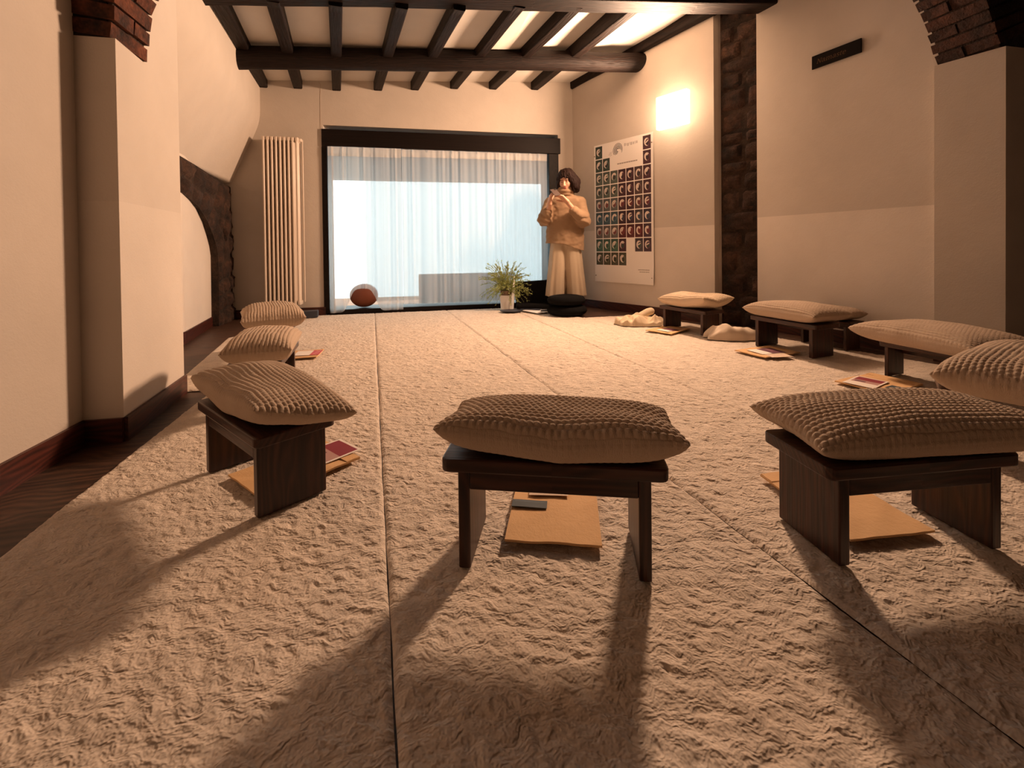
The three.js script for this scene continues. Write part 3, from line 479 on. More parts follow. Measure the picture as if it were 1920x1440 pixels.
function addBench(x, z, turn, h, label, sc = 1) {
  const b = makeBench(h); b.name = numbered('kneeling_bench'); b.position.set(x, 0.0, z); b.rotation.y = turn; b.scale.set(sc, 1, sc); b.userData = { label, category: 'bench', group: 'kneeling benches in a circle' }; scene.add(b); return b;
}
// plump rectangular cushion in nubby cloth: rows of soft knots over a pillow form; its base lies at y = 0
function cushionGeo({ w = 0.56, d = 0.36, t = 0.125, nx = 150, nz = 96, pitch = 0.0165, amp = 0.0042, sd = 1, ridge = 0.0, bumps = [], tips = [0, 0, 0, 0], droop = 0 }) {
  const P = [], idx = [], uv = [], base = (u, v, top) => {
    const x = w / 2 * u * (1 - 0.03 * (1 - v * v)) + 0.004 * noise(v * 3, sd, 0.3), z = d / 2 * v * (1 - 0.045 * (1 - u * u)) + 0.004 * noise(u * 3, sd, 2.3);
    const f = Math.pow(Math.max(0, (1 - Math.pow(Math.abs(u), top ? 3.2 : 5.5))), 0.47) * Math.pow(Math.max(0, (1 - Math.pow(Math.abs(v), top ? 3.6 : 6))), 0.45);
    let mid = 0.47 * t + tips[0] * Math.max(0, -u) * Math.max(0, -v) + tips[1] * Math.max(0, u) * Math.max(0, -v) + tips[2] * Math.max(0, -u) * Math.max(0, v) + tips[3] * Math.max(0, u) * Math.max(0, v) - droop * u * u;
    let y = top ? mid + 0.53 * t * f * (1 + 0.10 * noise(u * 1.7 + sd, v * 1.7, 0.5)) : mid - 0.5 * t * f;
    if (top) for (const [bu, bv, r, a] of bumps) { const q = ((u - bu) ** 2 + (v - bv) ** 2) / (r * r); y += a * Math.exp(-q) * Math.min(1, f * 2); }
    if (!top) y = Math.max(y, 0.0015); else y = Math.max(y, 0.006 * f);
    return [x, y, z];
  };
  for (const top of [1, 0]) for (let j = 0; j <= nz; j++) for (let i = 0; i <= nx; i++) {
    const c = (s) => Math.sin((s * 2 - 1) * Math.PI / 2 * 0.93) / Math.sin(Math.PI / 2 * 0.93), u = c(i / nx), v = c(j / nz), p = base(u, v, top);
    const e = 0.012, a = V3(...base(clamp(u + e, -1, 1), v, top)).sub(V3(...base(clamp(u - e, -1, 1), v, top))), b = V3(...base(u, clamp(v + e, -1, 1), top)).sub(V3(...base(u, clamp(v - e, -1, 1), top))), n = b.cross(a).normalize(); if (!top) n.negate();
    const rim = i === 0 || j === 0 || i === nx || j === nz, s = w / 2 * u * 1.18, q = d / 2 * v * 1.3;
    const wob = 0.25 * noise(u * 4, v * 4, sd), rw = q / pitch + wob, k2 = Math.abs(Math.sin(Math.PI * rw)), k1 = Math.abs(Math.sin(Math.PI * (s / pitch + wob + 0.5 * Math.floor(rw)))), knot = Math.pow(k2, 0.6) * lerp(0.35 + 0.65 * Math.pow(k1, 0.8), 1, ridge);
    const face = top ? lerp(0.22, 1, sstep(0.12, 0.62, n.y)) : 0.2; let dsp = rim ? (knot - 0.2) * amp * 0.6 : amp * face * (knot - 0.35); if (!top && p[1] < 0.004) dsp = Math.max(0, 0);
    if (rim) { const o = V3(u, 0, v).normalize(); p[0] += o.x * (knot * amp * 0.8); p[2] += o.z * (knot * amp * 0.8); } else { p[0] += n.x * dsp; p[1] += n.y * dsp; p[2] += n.z * dsp; }
    P.push(...p); uv.push(p[0], p[2]);
  }
  const W = nx + 1, H = (nx + 1) * (nz + 1); for (let j = 0; j < nz; j++) for (let i = 0; i < nx; i++) { const a = j * W + i; idx.push(a, a + W, a + 1, a + 1, a + W, a + W + 1, H + a, H + a + 1, H + a + W, H + a + 1, H + a + W + 1, H + a + W); }
  let g = new THREE.BufferGeometry(); g.setAttribute('position', new THREE.Float32BufferAttribute(P, 3)); g.setAttribute('uv', new THREE.Float32BufferAttribute(uv, 2)); g.setIndex(idx);
  g.deleteAttribute('uv'); g = mergeVertices(g, 1e-5); const u2 = new Float32Array(g.attributes.position.count * 2); for (let i = 0; i < g.attributes.position.count; i++) { u2[i * 2] = g.attributes.position.getX(i); u2[i * 2 + 1] = g.attributes.position.getZ(i); } g.setAttribute('uv', new THREE.BufferAttribute(u2, 2)); g.computeVertexNormals(); return g;
}
function addCushion(x, y, z, turn, o, label, m = mat.cushion, tilt = [0, 0]) {
  const q = new THREE.Mesh(cushionGeo(o), m); q.name = numbered('nubby_cushion'); q.castShadow = q.receiveShadow = true; q.position.set(x, y, z); q.rotation.set(tilt[0], turn, tilt[1], 'YXZ'); tag(q, label, 'cushion', 'nubby cushions on the benches'); return q;
}
const HI = { nx: 300, nz: 190 }, MID = { nx: 230, nz: 150, pitch: 0.022 };
addBench(-0.483, -1.63, -0.922, 0.238, 'dark kneeling bench nearest at the left, seen from its end');
addCushion(-0.472, 0.239, -1.640, -0.97, { ...HI, w: 0.66, d: 0.285, t: 0.105, sd: 2, pitch: 0.0205, amp: 0.0058, bumps: [[-0.35, 0.1, 0.4, 0.02]], tips: [0.0, -0.03, 0.012, 0.05] }, 'large beige nubby cushion on the nearest left bench, its right corner pointing at the middle');
addBench(0.338, -1.09, -0.341, 0.262, 'dark kneeling bench in the centre foreground, straddling a brown envelope');
addCushion(0.345, 0.263, -1.070, -0.36, { ...HI, w: 0.555, d: 0.26, t: 0.100, sd: 5, pitch: 0.0205, amp: 0.0058, tips: [0.0, 0.0, 0.032, 0.022], bumps: [[0.1, 0, 0.5, -0.008], [-0.4, 0, 0.35, 0.008]] }, 'plump beige nubby cushion on the centre foreground bench');
addBench(1.186, -0.95, -0.087, 0.238, 'dark kneeling bench in the right foreground, a brown envelope beneath');
addCushion(1.245, 0.239, -0.956, -0.18, { ...HI, w: 0.63, d: 0.30, t: 0.1, sd: 9, pitch: 0.0205, amp: 0.0058, tips: [-0.01, 0.0, -0.01, 0.01] }, 'wide beige nubby cushion on the right foreground bench, its corner hanging towards the camera');
addBench(-0.745, -2.60, -1.50, 0.225, 'dark kneeling bench, second in the left row, mostly hidden by its cushion');
addCushion(-0.725, 0.226, -2.50, -1.45, { ...MID, w: 0.46, d: 0.29, t: 0.13, sd: 12, ridge: 0.6, amp: 0.0068 }, 'beige ribbed cushion second in the left row, between the two other left cushions');
addBench(-1.01, -3.60, -1.52, 0.225, 'dark kneeling bench farthest at the left, near the radiator');
addCushion(-0.97, 0.226, -3.52, -1.25, { ...MID, w: 0.56, d: 0.38, t: 0.15, sd: 15, ridge: 0.6, amp: 0.0068 }, 'puffed beige cushion on the farthest left bench, in front of the radiator');
addBench(2.387, -3.606, 1.835, 0.205, 'dark kneeling bench farthest at the right, below the poster side of the stone strip');
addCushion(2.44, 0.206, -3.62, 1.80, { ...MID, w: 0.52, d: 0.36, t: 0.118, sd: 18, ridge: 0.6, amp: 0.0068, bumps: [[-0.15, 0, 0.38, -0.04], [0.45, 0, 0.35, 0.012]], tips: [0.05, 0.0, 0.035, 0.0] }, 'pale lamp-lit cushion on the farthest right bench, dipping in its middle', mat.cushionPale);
addBench(2.615, -2.734, 1.725, 0.222, 'dark kneeling bench third from the back at the right, with coloured leaflets in front');
addCushion(2.66, 0.223, -2.76, 1.70, { ...MID, w: 0.56, d: 0.38, t: 0.11, sd: 21, ridge: 0.6, amp: 0.0068, bumps: [[-0.3, 0, 0.5, 0.012]] }, 'beige ribbed cushion on the right bench beside the bare stone strip');
addBench(3.00, -2.80, 1.75, 0.20, 'low dark bench half hidden close to the right wall', 0.75);
addCushion(3.03, 0.201, -2.84, 1.75, { ...MID, w: 0.40, d: 0.26, t: 0.09, sd: 23, amp: 0.003 }, 'small shadowed cushion close to the right wall, behind the ribbed one');
addBench(2.69, -1.94, 1.70, 0.195, 'dark kneeling bench at the right with its open front showing, below the wide cushion', 0.68);
addCushion(2.72, 0.196, -1.90, 1.55, { ...MID, w: 0.62, d: 0.44, t: 0.12, sd: 26, ridge: 0.6, amp: 0.0068, bumps: [[0.3, 0, 0.4, -0.012]] }, 'wide beige cushion fourth from the front at the right, under the right pilaster');
addBench(2.12, -1.17, 2.25, 0.238, 'dark kneeling bench cut off by the right edge of the photo');
addCushion(2.06, 0.239, -1.12, 0.35, { ...HI, w: 0.66, d: 0.40, t: 0.15, sd: 29, amp: 0.005, pitch: 0.021, tips: [0.0, 0, 0.03, 0.0] }, 'thick beige cushion cut off by the right edge of the photo');

/* ------------------------------------------------------------------ envelopes, leaflets, stickers */
function sheet(w, l, th, lift, sd, bend = 0.004) {                  // a thin, slightly buckled sheet or envelope with real thickness
  const g = new THREE.BoxGeometry(w, th, l, 14, 1, 18), p = g.attributes.position;
  for (let i = 0; i < p.count; i++) { const x = p.getX(i), z = p.getZ(i); p.setY(i, p.getY(i) + lift + bend * (0.5 + noise(x * 9 + sd, z * 5, sd) + 0.6 * noise(x * 22 + z * 20, z * 7, sd))); }
  g.computeVertexNormals(); return uvBox(g);
}
function addEnvelope(x, z, turn, label) {
  const e = thing('envelope', label, 'envelope', [x, 0, z], turn, 'brown envelopes by the benches'), sd = rr(0, 40);
  mesh('body', sheet(0.242, 0.335, 0.006, 0.0085, sd), mat.kraft, e); const f = sheet(0.238, 0.05, 0.0015, 0.0132, sd + 1, 0.002); f.translate(0, 0, -0.142); mesh('flap', f, mat.kraft, e); return e;
}
const LEAF = {};
function leafTex(kind) {
  return LEAF[kind] ||= M({ name: 'leaflet_print', roughness: 0.7, map: canvas(256, 360, (c, w, h) => {
    c.fillStyle = '#eee6dc'; c.fillRect(0, 0, w, h);
    if (kind === 'crimson') { c.fillStyle = '#8a1f2f'; c.fillRect(18, 18, w - 36, 120); c.fillStyle = '#b98f86'; c.fillRect(18, 138, w - 36, 90); c.fillStyle = '#6b4650'; c.fillRect(40, 160, 90, 50); }
    if (kind === 'pink') { c.fillStyle = '#c4545c'; c.fillRect(0, 0, w, 130); c.fillStyle = '#dba39b'; for (let i = 0; i < 7; i++) c.fillRect(10 + i * 34, 20 + (i * 37) % 70, 22, 26); }
    if (kind === 'purple') { c.fillStyle = '#5d2a3c'; c.fillRect(0, 0, w, 210); c.fillStyle = '#8d5a66'; c.fillRect(30, 40, 120, 70); }
    if (kind === 'plain') { c.fillStyle = '#d9c3ac'; c.fillRect(0, 0, w, h); }
    if (kind === 'blue') { c.fillStyle = '#34434c'; c.fillRect(0, 0, w, h); c.fillStyle = '#4c5c64'; c.fillRect(20, 60, w - 40, 30); }
    if (kind === 'green') { c.fillStyle = '#4a6358'; c.fillRect(0, 0, w, h); }
  }) });
}
function addLeaf(x, z, turn, w, l, kind, label, y = 0.0155, tiltX = 0) {
  const g = new THREE.BoxGeometry(w, 0.0012, l, 8, 1, 8), p = g.attributes.position; for (let i = 0; i < p.count; i++) p.setY(i, p.getY(i) + 0.002 * noise(p.getX(i) * 12, p.getZ(i) * 9, x * 10) + 0.002);
  g.computeVertexNormals(); const m = mesh(kind === 'blue' || kind === 'green' ? 'sticker_card' : 'leaflet', g, leafTex(kind)); m.position.set(x, y, z); m.rotation.set(tiltX, turn, 0, 'YXZ'); return tag(m, label, kind === 'blue' || kind === 'green' ? 'card' : 'leaflet', 'leaflets and cards on the envelopes');
}
addEnvelope(0.388, -1.245, -0.338, 'brown kraft envelope under the centre foreground bench');
addLeaf(0.318, -1.262, -0.338, 0.10, 0.036, 'blue', 'dark blue card on the envelope under the centre bench');
addLeaf(0.402, -1.352, -0.30, 0.115, 0.13, 'plain', 'pale sheet at the far end of the centre envelope', 0.0165);
addEnvelope(-0.396, -1.684, -0.876, 'brown kraft envelope under the nearest left bench, sticking out to its right');
addLeaf(-0.318, -1.745, -0.90, 0.15, 0.21, 'crimson', 'crimson and white leaflet on the envelope of the nearest left bench');
addEnvelope(1.19, -1.085, -0.08, 'brown kraft envelope under the right foreground bench');
addEnvelope(-0.815, -3.49, -1.60, 'brown envelope at the farthest left bench, lying towards the middle');
addLeaf(-0.73, -3.49, -1.60, 0.15, 0.17, 'pink', 'white and pink leaflet on the farthest left envelope'); addLeaf(-0.875, -3.50, -1.6, 0.06, 0.045, 'green', 'small grey-green card beside the pink leaflet');
addEnvelope(2.19, -3.64, -1.04, 'brown envelope at the farthest right bench, before the cream blanket');
addLeaf(2.165, -3.60, -1.2, 0.12, 0.16, 'purple', 'purple leaflet on the farthest right envelope');
addEnvelope(2.385, -2.71, -1.39, 'brown envelope at the bench beside the stone strip');
addLeaf(2.37, -2.70, -1.5, 0.14, 0.2, 'purple', 'purple leaflet on the envelope beside the stone strip'); addLeaf(2.36, -2.585, -1.7, 0.10, 0.15, 'plain', 'folded pale sheet in front of the purple leaflet', 0.013);
addEnvelope(2.40, -1.95, -1.35, 'brown envelope at the open-fronted right bench, under the wide cushion');
addLeaf(2.33, -1.96, -1.2, 0.14, 0.2, 'crimson', 'crimson leaflet on the envelope behind the right foreground cushion'); addLeaf(2.38, -1.85, -1.3, 0.05, 0.07, 'blue', 'small dark card beside the crimson leaflet at the right');

/* ------------------------------------------------------------------ crumpled blankets */
function blanket(w, d, h, sd, folds, rough) {
  const nx = 130, nz = 90, P = [], idx = [];
  for (let j = 0; j <= nz; j++) for (let i = 0; i <= nx; i++) {
    const u = i / nx * 2 - 1, v = j / nz * 2 - 1, ang = Math.atan2(v, u), rim = 0.86 + 0.14 * noise(Math.cos(ang) * 1.7 + sd, Math.sin(ang) * 1.7, 0.3), r = Math.pow(Math.abs(u) ** 2.4 + Math.abs(v) ** 2.4, 1 / 2.4) / rim;
    const x = u * w / 2, z = v * d / 2, env = Math.pow(Math.max(0, 1 - Math.pow(Math.min(1, r), 2.2)), 0.42);
    const wx = x + 0.05 * noise(x * 6, z * 6, sd), wz = z + 0.05 * noise(x * 6, z * 6, sd + 9);
    let f = 0; for (const [a, k, q] of folds) f += q * (1 - Math.abs(Math.sin((wx * Math.cos(a) + wz * Math.sin(a)) * k + 2.5 * noise(wx * 4, wz * 4, sd + a)))) ;
    const lump = 0.55 + 0.75 * noise(x * 5 + sd, z * 6, 0.1) + 0.35 * noise(x * 11, z * 13, sd), soft = sstep(0, 0.35, env);
    P.push(x * Math.min(1, rim / Math.max(1e-6, 1)), Math.max(0.004, env * h * Math.max(0.25, lump) + soft * rough * 0.05 * (f - 0.35) + 0.012 * soft), z);
  }
  const W = nx + 1; for (let j = 0; j < nz; j++) for (let i = 0; i < nx; i++) { const u0 = (i + 0.5) / nx * 2 - 1, v0 = (j + 0.5) / nz * 2 - 1, ang = Math.atan2(v0, u0), rim = 0.86 + 0.14 * noise(Math.cos(ang) * 1.7 + sd, Math.sin(ang) * 1.7, 0.3); if (Math.pow(Math.abs(u0) ** 2.4 + Math.abs(v0) ** 2.4, 1 / 2.4) > rim * 1.02) continue; const q = j * W + i; idx.push(q, q + W, q + 1, q + 1, q + W, q + W + 1); }
  const top = idx.slice(), n = P.length / 3; for (let k = 0; k < n; k++) P.push(P[k * 3], 0.001, P[k * 3 + 2]); for (let i = 0; i < top.length; i += 3) idx.push(n + top[i], n + top[i + 2], n + top[i + 1]);
  const g = new THREE.BufferGeometry(); g.setAttribute('position', new THREE.Float32BufferAttribute(P, 3)); g.setIndex(idx); g.computeVertexNormals(); return g;
}
{
  const a = mesh('blanket', blanket(0.60, 0.34, 0.105, 3, [[1.25, 38, 0.6], [0.8, 26, 0.5], [2.4, 21, 0.3]], 0.8), mat.cotton); a.position.set(2.13, 0.0, -4.02); a.rotation.y = -0.12; tag(a, 'crumpled cream blanket with many folds on the carpet below the poster', 'blanket');
  const roll = [tube([[-0.06, 0.055, -0.01], [0.02, 0.078, -0.03], [0.09, 0.105, -0.055], [0.13, 0.112, -0.07]], 0.036, 20, 14), new THREE.SphereGeometry(0.036, 16, 12).translate(0.13, 0.112, -0.07)];
  mesh('rolled_end', roll, mat.cotton, a);
  const b = mesh('blanket', blanket(0.52, 0.28, 0.11, 8, [[0.75, 20, 0.6], [1.9, 14, 0.4]], 0.55), mat.cottonPale); b.position.set(2.50, 0.0, -3.21); b.rotation.y = -0.25; tag(b, 'smoothly folded pale blanket lying between the two far right benches', 'blanket');
}

/* ------------------------------------------------------------------ front of the room: black cushions, plant, papers */
function puck(r, h, y, sd) {                                        // round stuffed cushion with a soft waist
  const g = new THREE.LatheGeometry([[0, 0], [r * 0.78, 0.0], [r * 0.93, h * 0.14], [r, h * 0.42], [r * 0.985, h * 0.62], [r * 0.9, h * 0.86], [r * 0.72, h * 0.97], [r * 0.3, h], [0, h]].map(([x, q]) => new THREE.Vector2(x, q)), 56), p = g.attributes.position;
  for (let i = 0; i < p.count; i++) { const x = p.getX(i), z = p.getZ(i), a = Math.atan2(z, x); const k = 1 + 0.02 * noise(x * 9 + sd, z * 9, sd) + 0.008 * Math.sin(a * 18); p.setX(i, x * k); p.setZ(i, z * k); p.setY(i, p.getY(i) * (1 + 0.05 * noise(x * 6, z * 6, sd + 3)) + y); } g.computeVertexNormals(); return g;
}
{
  const z1 = thing('round_cushion', 'black round meditation cushion at the bottom of the stack before the woman', 'cushion', [1.675, 0, -4.85]); mesh('cover', puck(0.222, 0.108, 0.001, 2), mat.black, z1); mesh('piping', new THREE.TorusGeometry(0.219, 0.004, 6, 48).rotateX(Math.PI / 2).translate(0, 0.052, 0), mat.black, z1);
  const z2 = thing('round_cushion', 'black round meditation cushion on top of the other one, before the woman', 'cushion', [1.672, 0.114, -4.855]); mesh('cover', puck(0.212, 0.098, 0, 6), mat.black, z2); mesh('piping', new THREE.TorusGeometry(0.209, 0.004, 6, 48).rotateX(Math.PI / 2).translate(0, 0.048, 0), mat.black, z2);
}
{ // black floor seat leaning by the window
  const c = thing('floor_seat', 'black padded floor seat with a low back, between plant and woman', 'seat', [1.46, 0, -5.43], -0.16);
  const b = box(0.50, 0.33, 0.12, 0, 0.17, -0.05, 0.05), p = b.attributes.position; for (let i = 0; i < p.count; i++) { const x = p.getX(i), y = p.getY(i); p.setX(i, x * (0.86 + 0.42 * y)); p.setY(i, y + 0.012 * Math.sin(x * 7) * sstep(0.1, 0.3, y)); p.setZ(i, p.getZ(i) - 0.12 * y * y * 4 * 0.3 + 0.02 * Math.cos(x * 5)); } b.computeVertexNormals();
  mesh('backrest', b, mat.black, c); mesh('seat_pad', box(0.46, 0.07, 0.20, 0.0, 0.036, 0.08, 0.03), mat.black, c);
}
{ // potted feathery plant in a paper sleeve
  const pl = thing('potted_plant', 'feathery green plant in a paper-wrapped pot by the window', 'plant', [1.115, 0, -5.43]); pl.scale.set(1.08, 1.15, 1.0);
  mesh('pot', new THREE.LatheGeometry([[0, 0.012], [0.055, 0.012], [0.07, 0.18], [0.075, 0.20], [0.065, 0.20], [0.06, 0.17], [0, 0.165]].map(([x, y]) => new THREE.Vector2(x, y)), 28), M({ name: 'brown_pot', color: rgb(0.16, 0.10, 0.06), roughness: 0.7 }), pl);
  { const P = [], idx = [], n = 48; for (let s = 0; s < 2; s++) for (let i = 0; i <= n; i++) { const a = lerp(-0.9, 1.9, i / n) + Math.PI / 2 - 0.6, r0 = 0.074 + s * 0.002, r1 = 0.094 + s * 0.002, t = i / n, hh = 0.155 + 0.20 * Math.exp(-(((t - 0.22) / 0.10) ** 2)); P.push(Math.cos(a) * r0, 0.008, Math.sin(a) * r0, Math.cos(a) * lerp(r0, r1, hh / 0.3), hh, Math.sin(a) * lerp(r0, r1, hh / 0.3)); }
    const o = 2 * (n + 1); for (let i = 0; i < n; i++) { const q = i * 2; idx.push(q, q + 1, q + 2, q + 1, q + 3, q + 2, o + q, o + q + 2, o + q + 1, o + q + 1, o + q + 2, o + q + 3, q + 1, o + q + 1, q + 3, q + 3, o + q + 1, o + q + 3); }
    const g = new THREE.BufferGeometry(); g.setAttribute('position', new THREE.Float32BufferAttribute(P, 3)); g.setIndex(idx); g.computeVertexNormals(); mesh('paper_sleeve', g, mat.white, pl); }
  const leaf = [], stems = [], quad = (p, dir, l, w) => { const t = dir.clone().normalize(), s = t.clone().cross(V3(rr(-1, 1), rr(-0.3, 1), rr(-1, 1))).normalize().multiplyScalar(w); const q = p.clone().addScaledVector(t, l), m = p.clone().addScaledVector(t, l * 0.5); return [p, m.clone().add(s), q, p, q, m.clone().sub(s)]; };
  for (let k = 0; k < 120; k++) {
    const a = rr(0, 6.283), lean = rr(0.15, 1.25), L = rr(0.20, 0.40) * (lean > 0.9 ? 0.8 : 1), b = V3(Math.cos(a) * 0.035, 0.17, Math.sin(a) * 0.035), pts = [];
    for (let q = 0; q <= 6; q++) { const s = q / 6; pts.push([b.x + Math.cos(a) * Math.sin(lean) * L * s * (0.7 + 0.4 * s), b.y + L * s * (Math.cos(lean) + 0.35 * (1 - s)) - 0.14 * s * s * lean, b.z + Math.sin(a) * Math.sin(lean) * L * s * 0.62]); }
    stems.push(tube(pts, 0.0014, 10, 4));
    for (let q = 0; q < 26; q++) { const s = rr(0.2, 1), i = Math.min(5, Math.floor(s * 6)), p = V3(...pts[i]).lerp(V3(...pts[i + 1]), s * 6 - i), d = V3(...pts[i + 1]).sub(V3(...pts[i])).normalize().add(V3(rr(-1, 1), rr(-0.6, 0.9), rr(-1, 1))); leaf.push(...quad(p, d, rr(0.016, 0.038), 0.0042)); }
  }
  const P = []; leaf.forEach((p) => P.push(p.x, p.y, p.z)); const g = new THREE.BufferGeometry(); g.setAttribute('position', new THREE.Float32BufferAttribute(P, 3)); g.computeVertexNormals();
  const f = mesh('foliage', g, MP({ name: 'fern_green', color: rgb(0.42, 0.47, 0.15), roughness: 0.8, transmission: 0.35, thickness: 0, side: THREE.DoubleSide }), pl); f.userData.kind = 'stuff';
  const s = mesh('stems', stems, M({ name: 'stem_green', color: rgb(0.16, 0.17, 0.06) }), pl); s.userData.kind = 'stuff';
}
{
  const d = new THREE.LatheGeometry([[0, 0.004], [0.10, 0.004], [0.13, 0.014], [0.135, 0.02], [0.125, 0.019], [0.09, 0.011], [0, 0.010]].map(([x, y]) => new THREE.Vector2(x, y)), 40); d.scale(1, 1, 0.75);
  const m = mesh('shallow_dish', d, mat.slate); m.position.set(1.12, 0, -5.21); tag(m, 'flat dark slate dish on the carpet in front of the plant', 'dish');
  const sh = (x, z, t, w, l, mm, lab, n = 'paper_sheet', c = 'paper', y = 0) => { const q = mesh(n, sheet(w, l, 0.003, 0.006, x * 9, 0.003), mm); q.position.set(x, y, z); q.rotation.y = t; tag(q, lab, c); };
  sh(1.40, -5.10, 0.4, 0.21, 0.297, mat.white, 'white paper sheet lying left of the black cushion stack', 'paper_sheet', 'paper', 0.006); sh(1.52, -5.22, -0.5, 0.21, 0.297, mat.white, 'white paper sheet partly under the dark booklet');
  sh(1.36, -5.23, 1.1, 0.10, 0.24, mat.slate, 'narrow dark booklet pointing left, on the carpet beside the papers', 'booklet', 'booklet', 0.013); sh(1.53, -5.08, 1.35, 0.09, 0.17, mat.slate, 'dark booklet touching the black cushion stack', 'booklet', 'booklet', 0.013);
  const blk = mesh('foam_block', box(0.20, 0.075, 0.12, 0, 0.038, 0, 0.01), mat.slate); blk.position.set(-1.13, 0.001, -5.45); blk.rotation.y = 0.1; tag(blk, 'small dark grey foam block on the floor below the radiator', 'block');
  const po = mesh('round_pouf', (() => { const g = new THREE.SphereGeometry(0.165, 48, 32), p = g.attributes.position; for (let i = 0; i < p.count; i++) { const x = p.getX(i), y = p.getY(i), z = p.getZ(i), a = Math.atan2(z, x), k = 1 - 0.035 * Math.abs(Math.sin(a * 5)) * (1 - (y / 0.165) ** 2); p.setXYZ(i, x * k, y * 0.86, z * k * 0.5); } g.computeVertexNormals(); return g; })(), M({ name: 'rust_leather', color: rgb(0.22, 0.055, 0.02), roughness: 0.6 }));
  po.position.set(-0.575, 0.190, -5.815); tag(po, 'round rust-brown pouf showing dimly behind the left curtain', 'pouf');
}
/* ------------------------------------------------------------------ the woman at the window, reading her phone */
function smin(a, b, k) { const h = clamp(0.5 + 0.5 * (b - a) / k, 0, 1); return lerp(b, a, h) - k * h * (1 - h); }
const cap = (a, b, ra, rb, sz = 1) => {                             // tapered capsule, optionally flattened in depth
  const ax = a[0], ay = a[1], az = a[2], dx = b[0] - ax, dy = b[1] - ay, dz = (b[2] - az), L = dx * dx + dy * dy + dz * dz;
  return (x, y, z) => { const px = x - ax, py = y - ay, pz = z - az, t = clamp((px * dx + py * dy + pz * dz) / L, 0, 1), qx = px - dx * t, qy = py - dy * t, qz = (pz - dz * t) / sz; return Math.sqrt(qx * qx + qy * qy + qz * qz) - lerp(ra, rb, t); };
};
const ell = (c, r) => (x, y, z) => { const qx = (x - c[0]) / r[0], qy = (y - c[1]) / r[1], qz = (z - c[2]) / r[2], l = Math.sqrt(qx * qx + qy * qy + qz * qz); return (l - 1) * Math.min(r[0], r[1], r[2]); };
function march(f, c, half, res) {                                   // mesh the zero surface of f inside a cube
  const mc = new MarchingCubes(res, mat.white, false, false, 400000), n = mc.size; mc.isolation = 0;
  for (let k = 0; k < n; k++) for (let j = 0; j < n; j++) for (let i = 0; i < n; i++) mc.field[k * n * n + j * n + i] = -f(c[0] + half * (i - n / 2) / (n / 2), c[1] + half * (j - n / 2) / (n / 2), c[2] + half * (k - n / 2) / (n / 2));
  mc.update(); let P = mc.positionArray.slice(0, mc.count * 3); for (let i = 0; i < P.length; i += 3) for (let q = 0; q < 3; q++) P[i + q] = c[q] + half * P[i + q];
  let g = new THREE.BufferGeometry(); g.setAttribute('position', new THREE.BufferAttribute(new Float32Array(P), 3)); g = mergeVertices(g, half / res * 0.02);
  g.computeVertexNormals(); { const p = g.attributes.position, N = g.attributes.normal; let s = 0; for (let i = 0; i < p.count; i += 7) { const e = 0.002, x = p.getX(i), y = p.getY(i), z = p.getZ(i); s += N.getX(i) * (f(x + e, y, z) - f(x - e, y, z)) + N.getY(i) * (f(x, y + e, z) - f(x, y - e, z)) + N.getZ(i) * (f(x, y, z + e) - f(x, y, z - e)); } if (s < 0) { const ix = g.index.array; for (let i = 0; i < ix.length; i += 3) { const t = ix[i + 1]; ix[i + 1] = ix[i + 2]; ix[i + 2] = t; } g.computeVertexNormals(); } }
  return g;
}
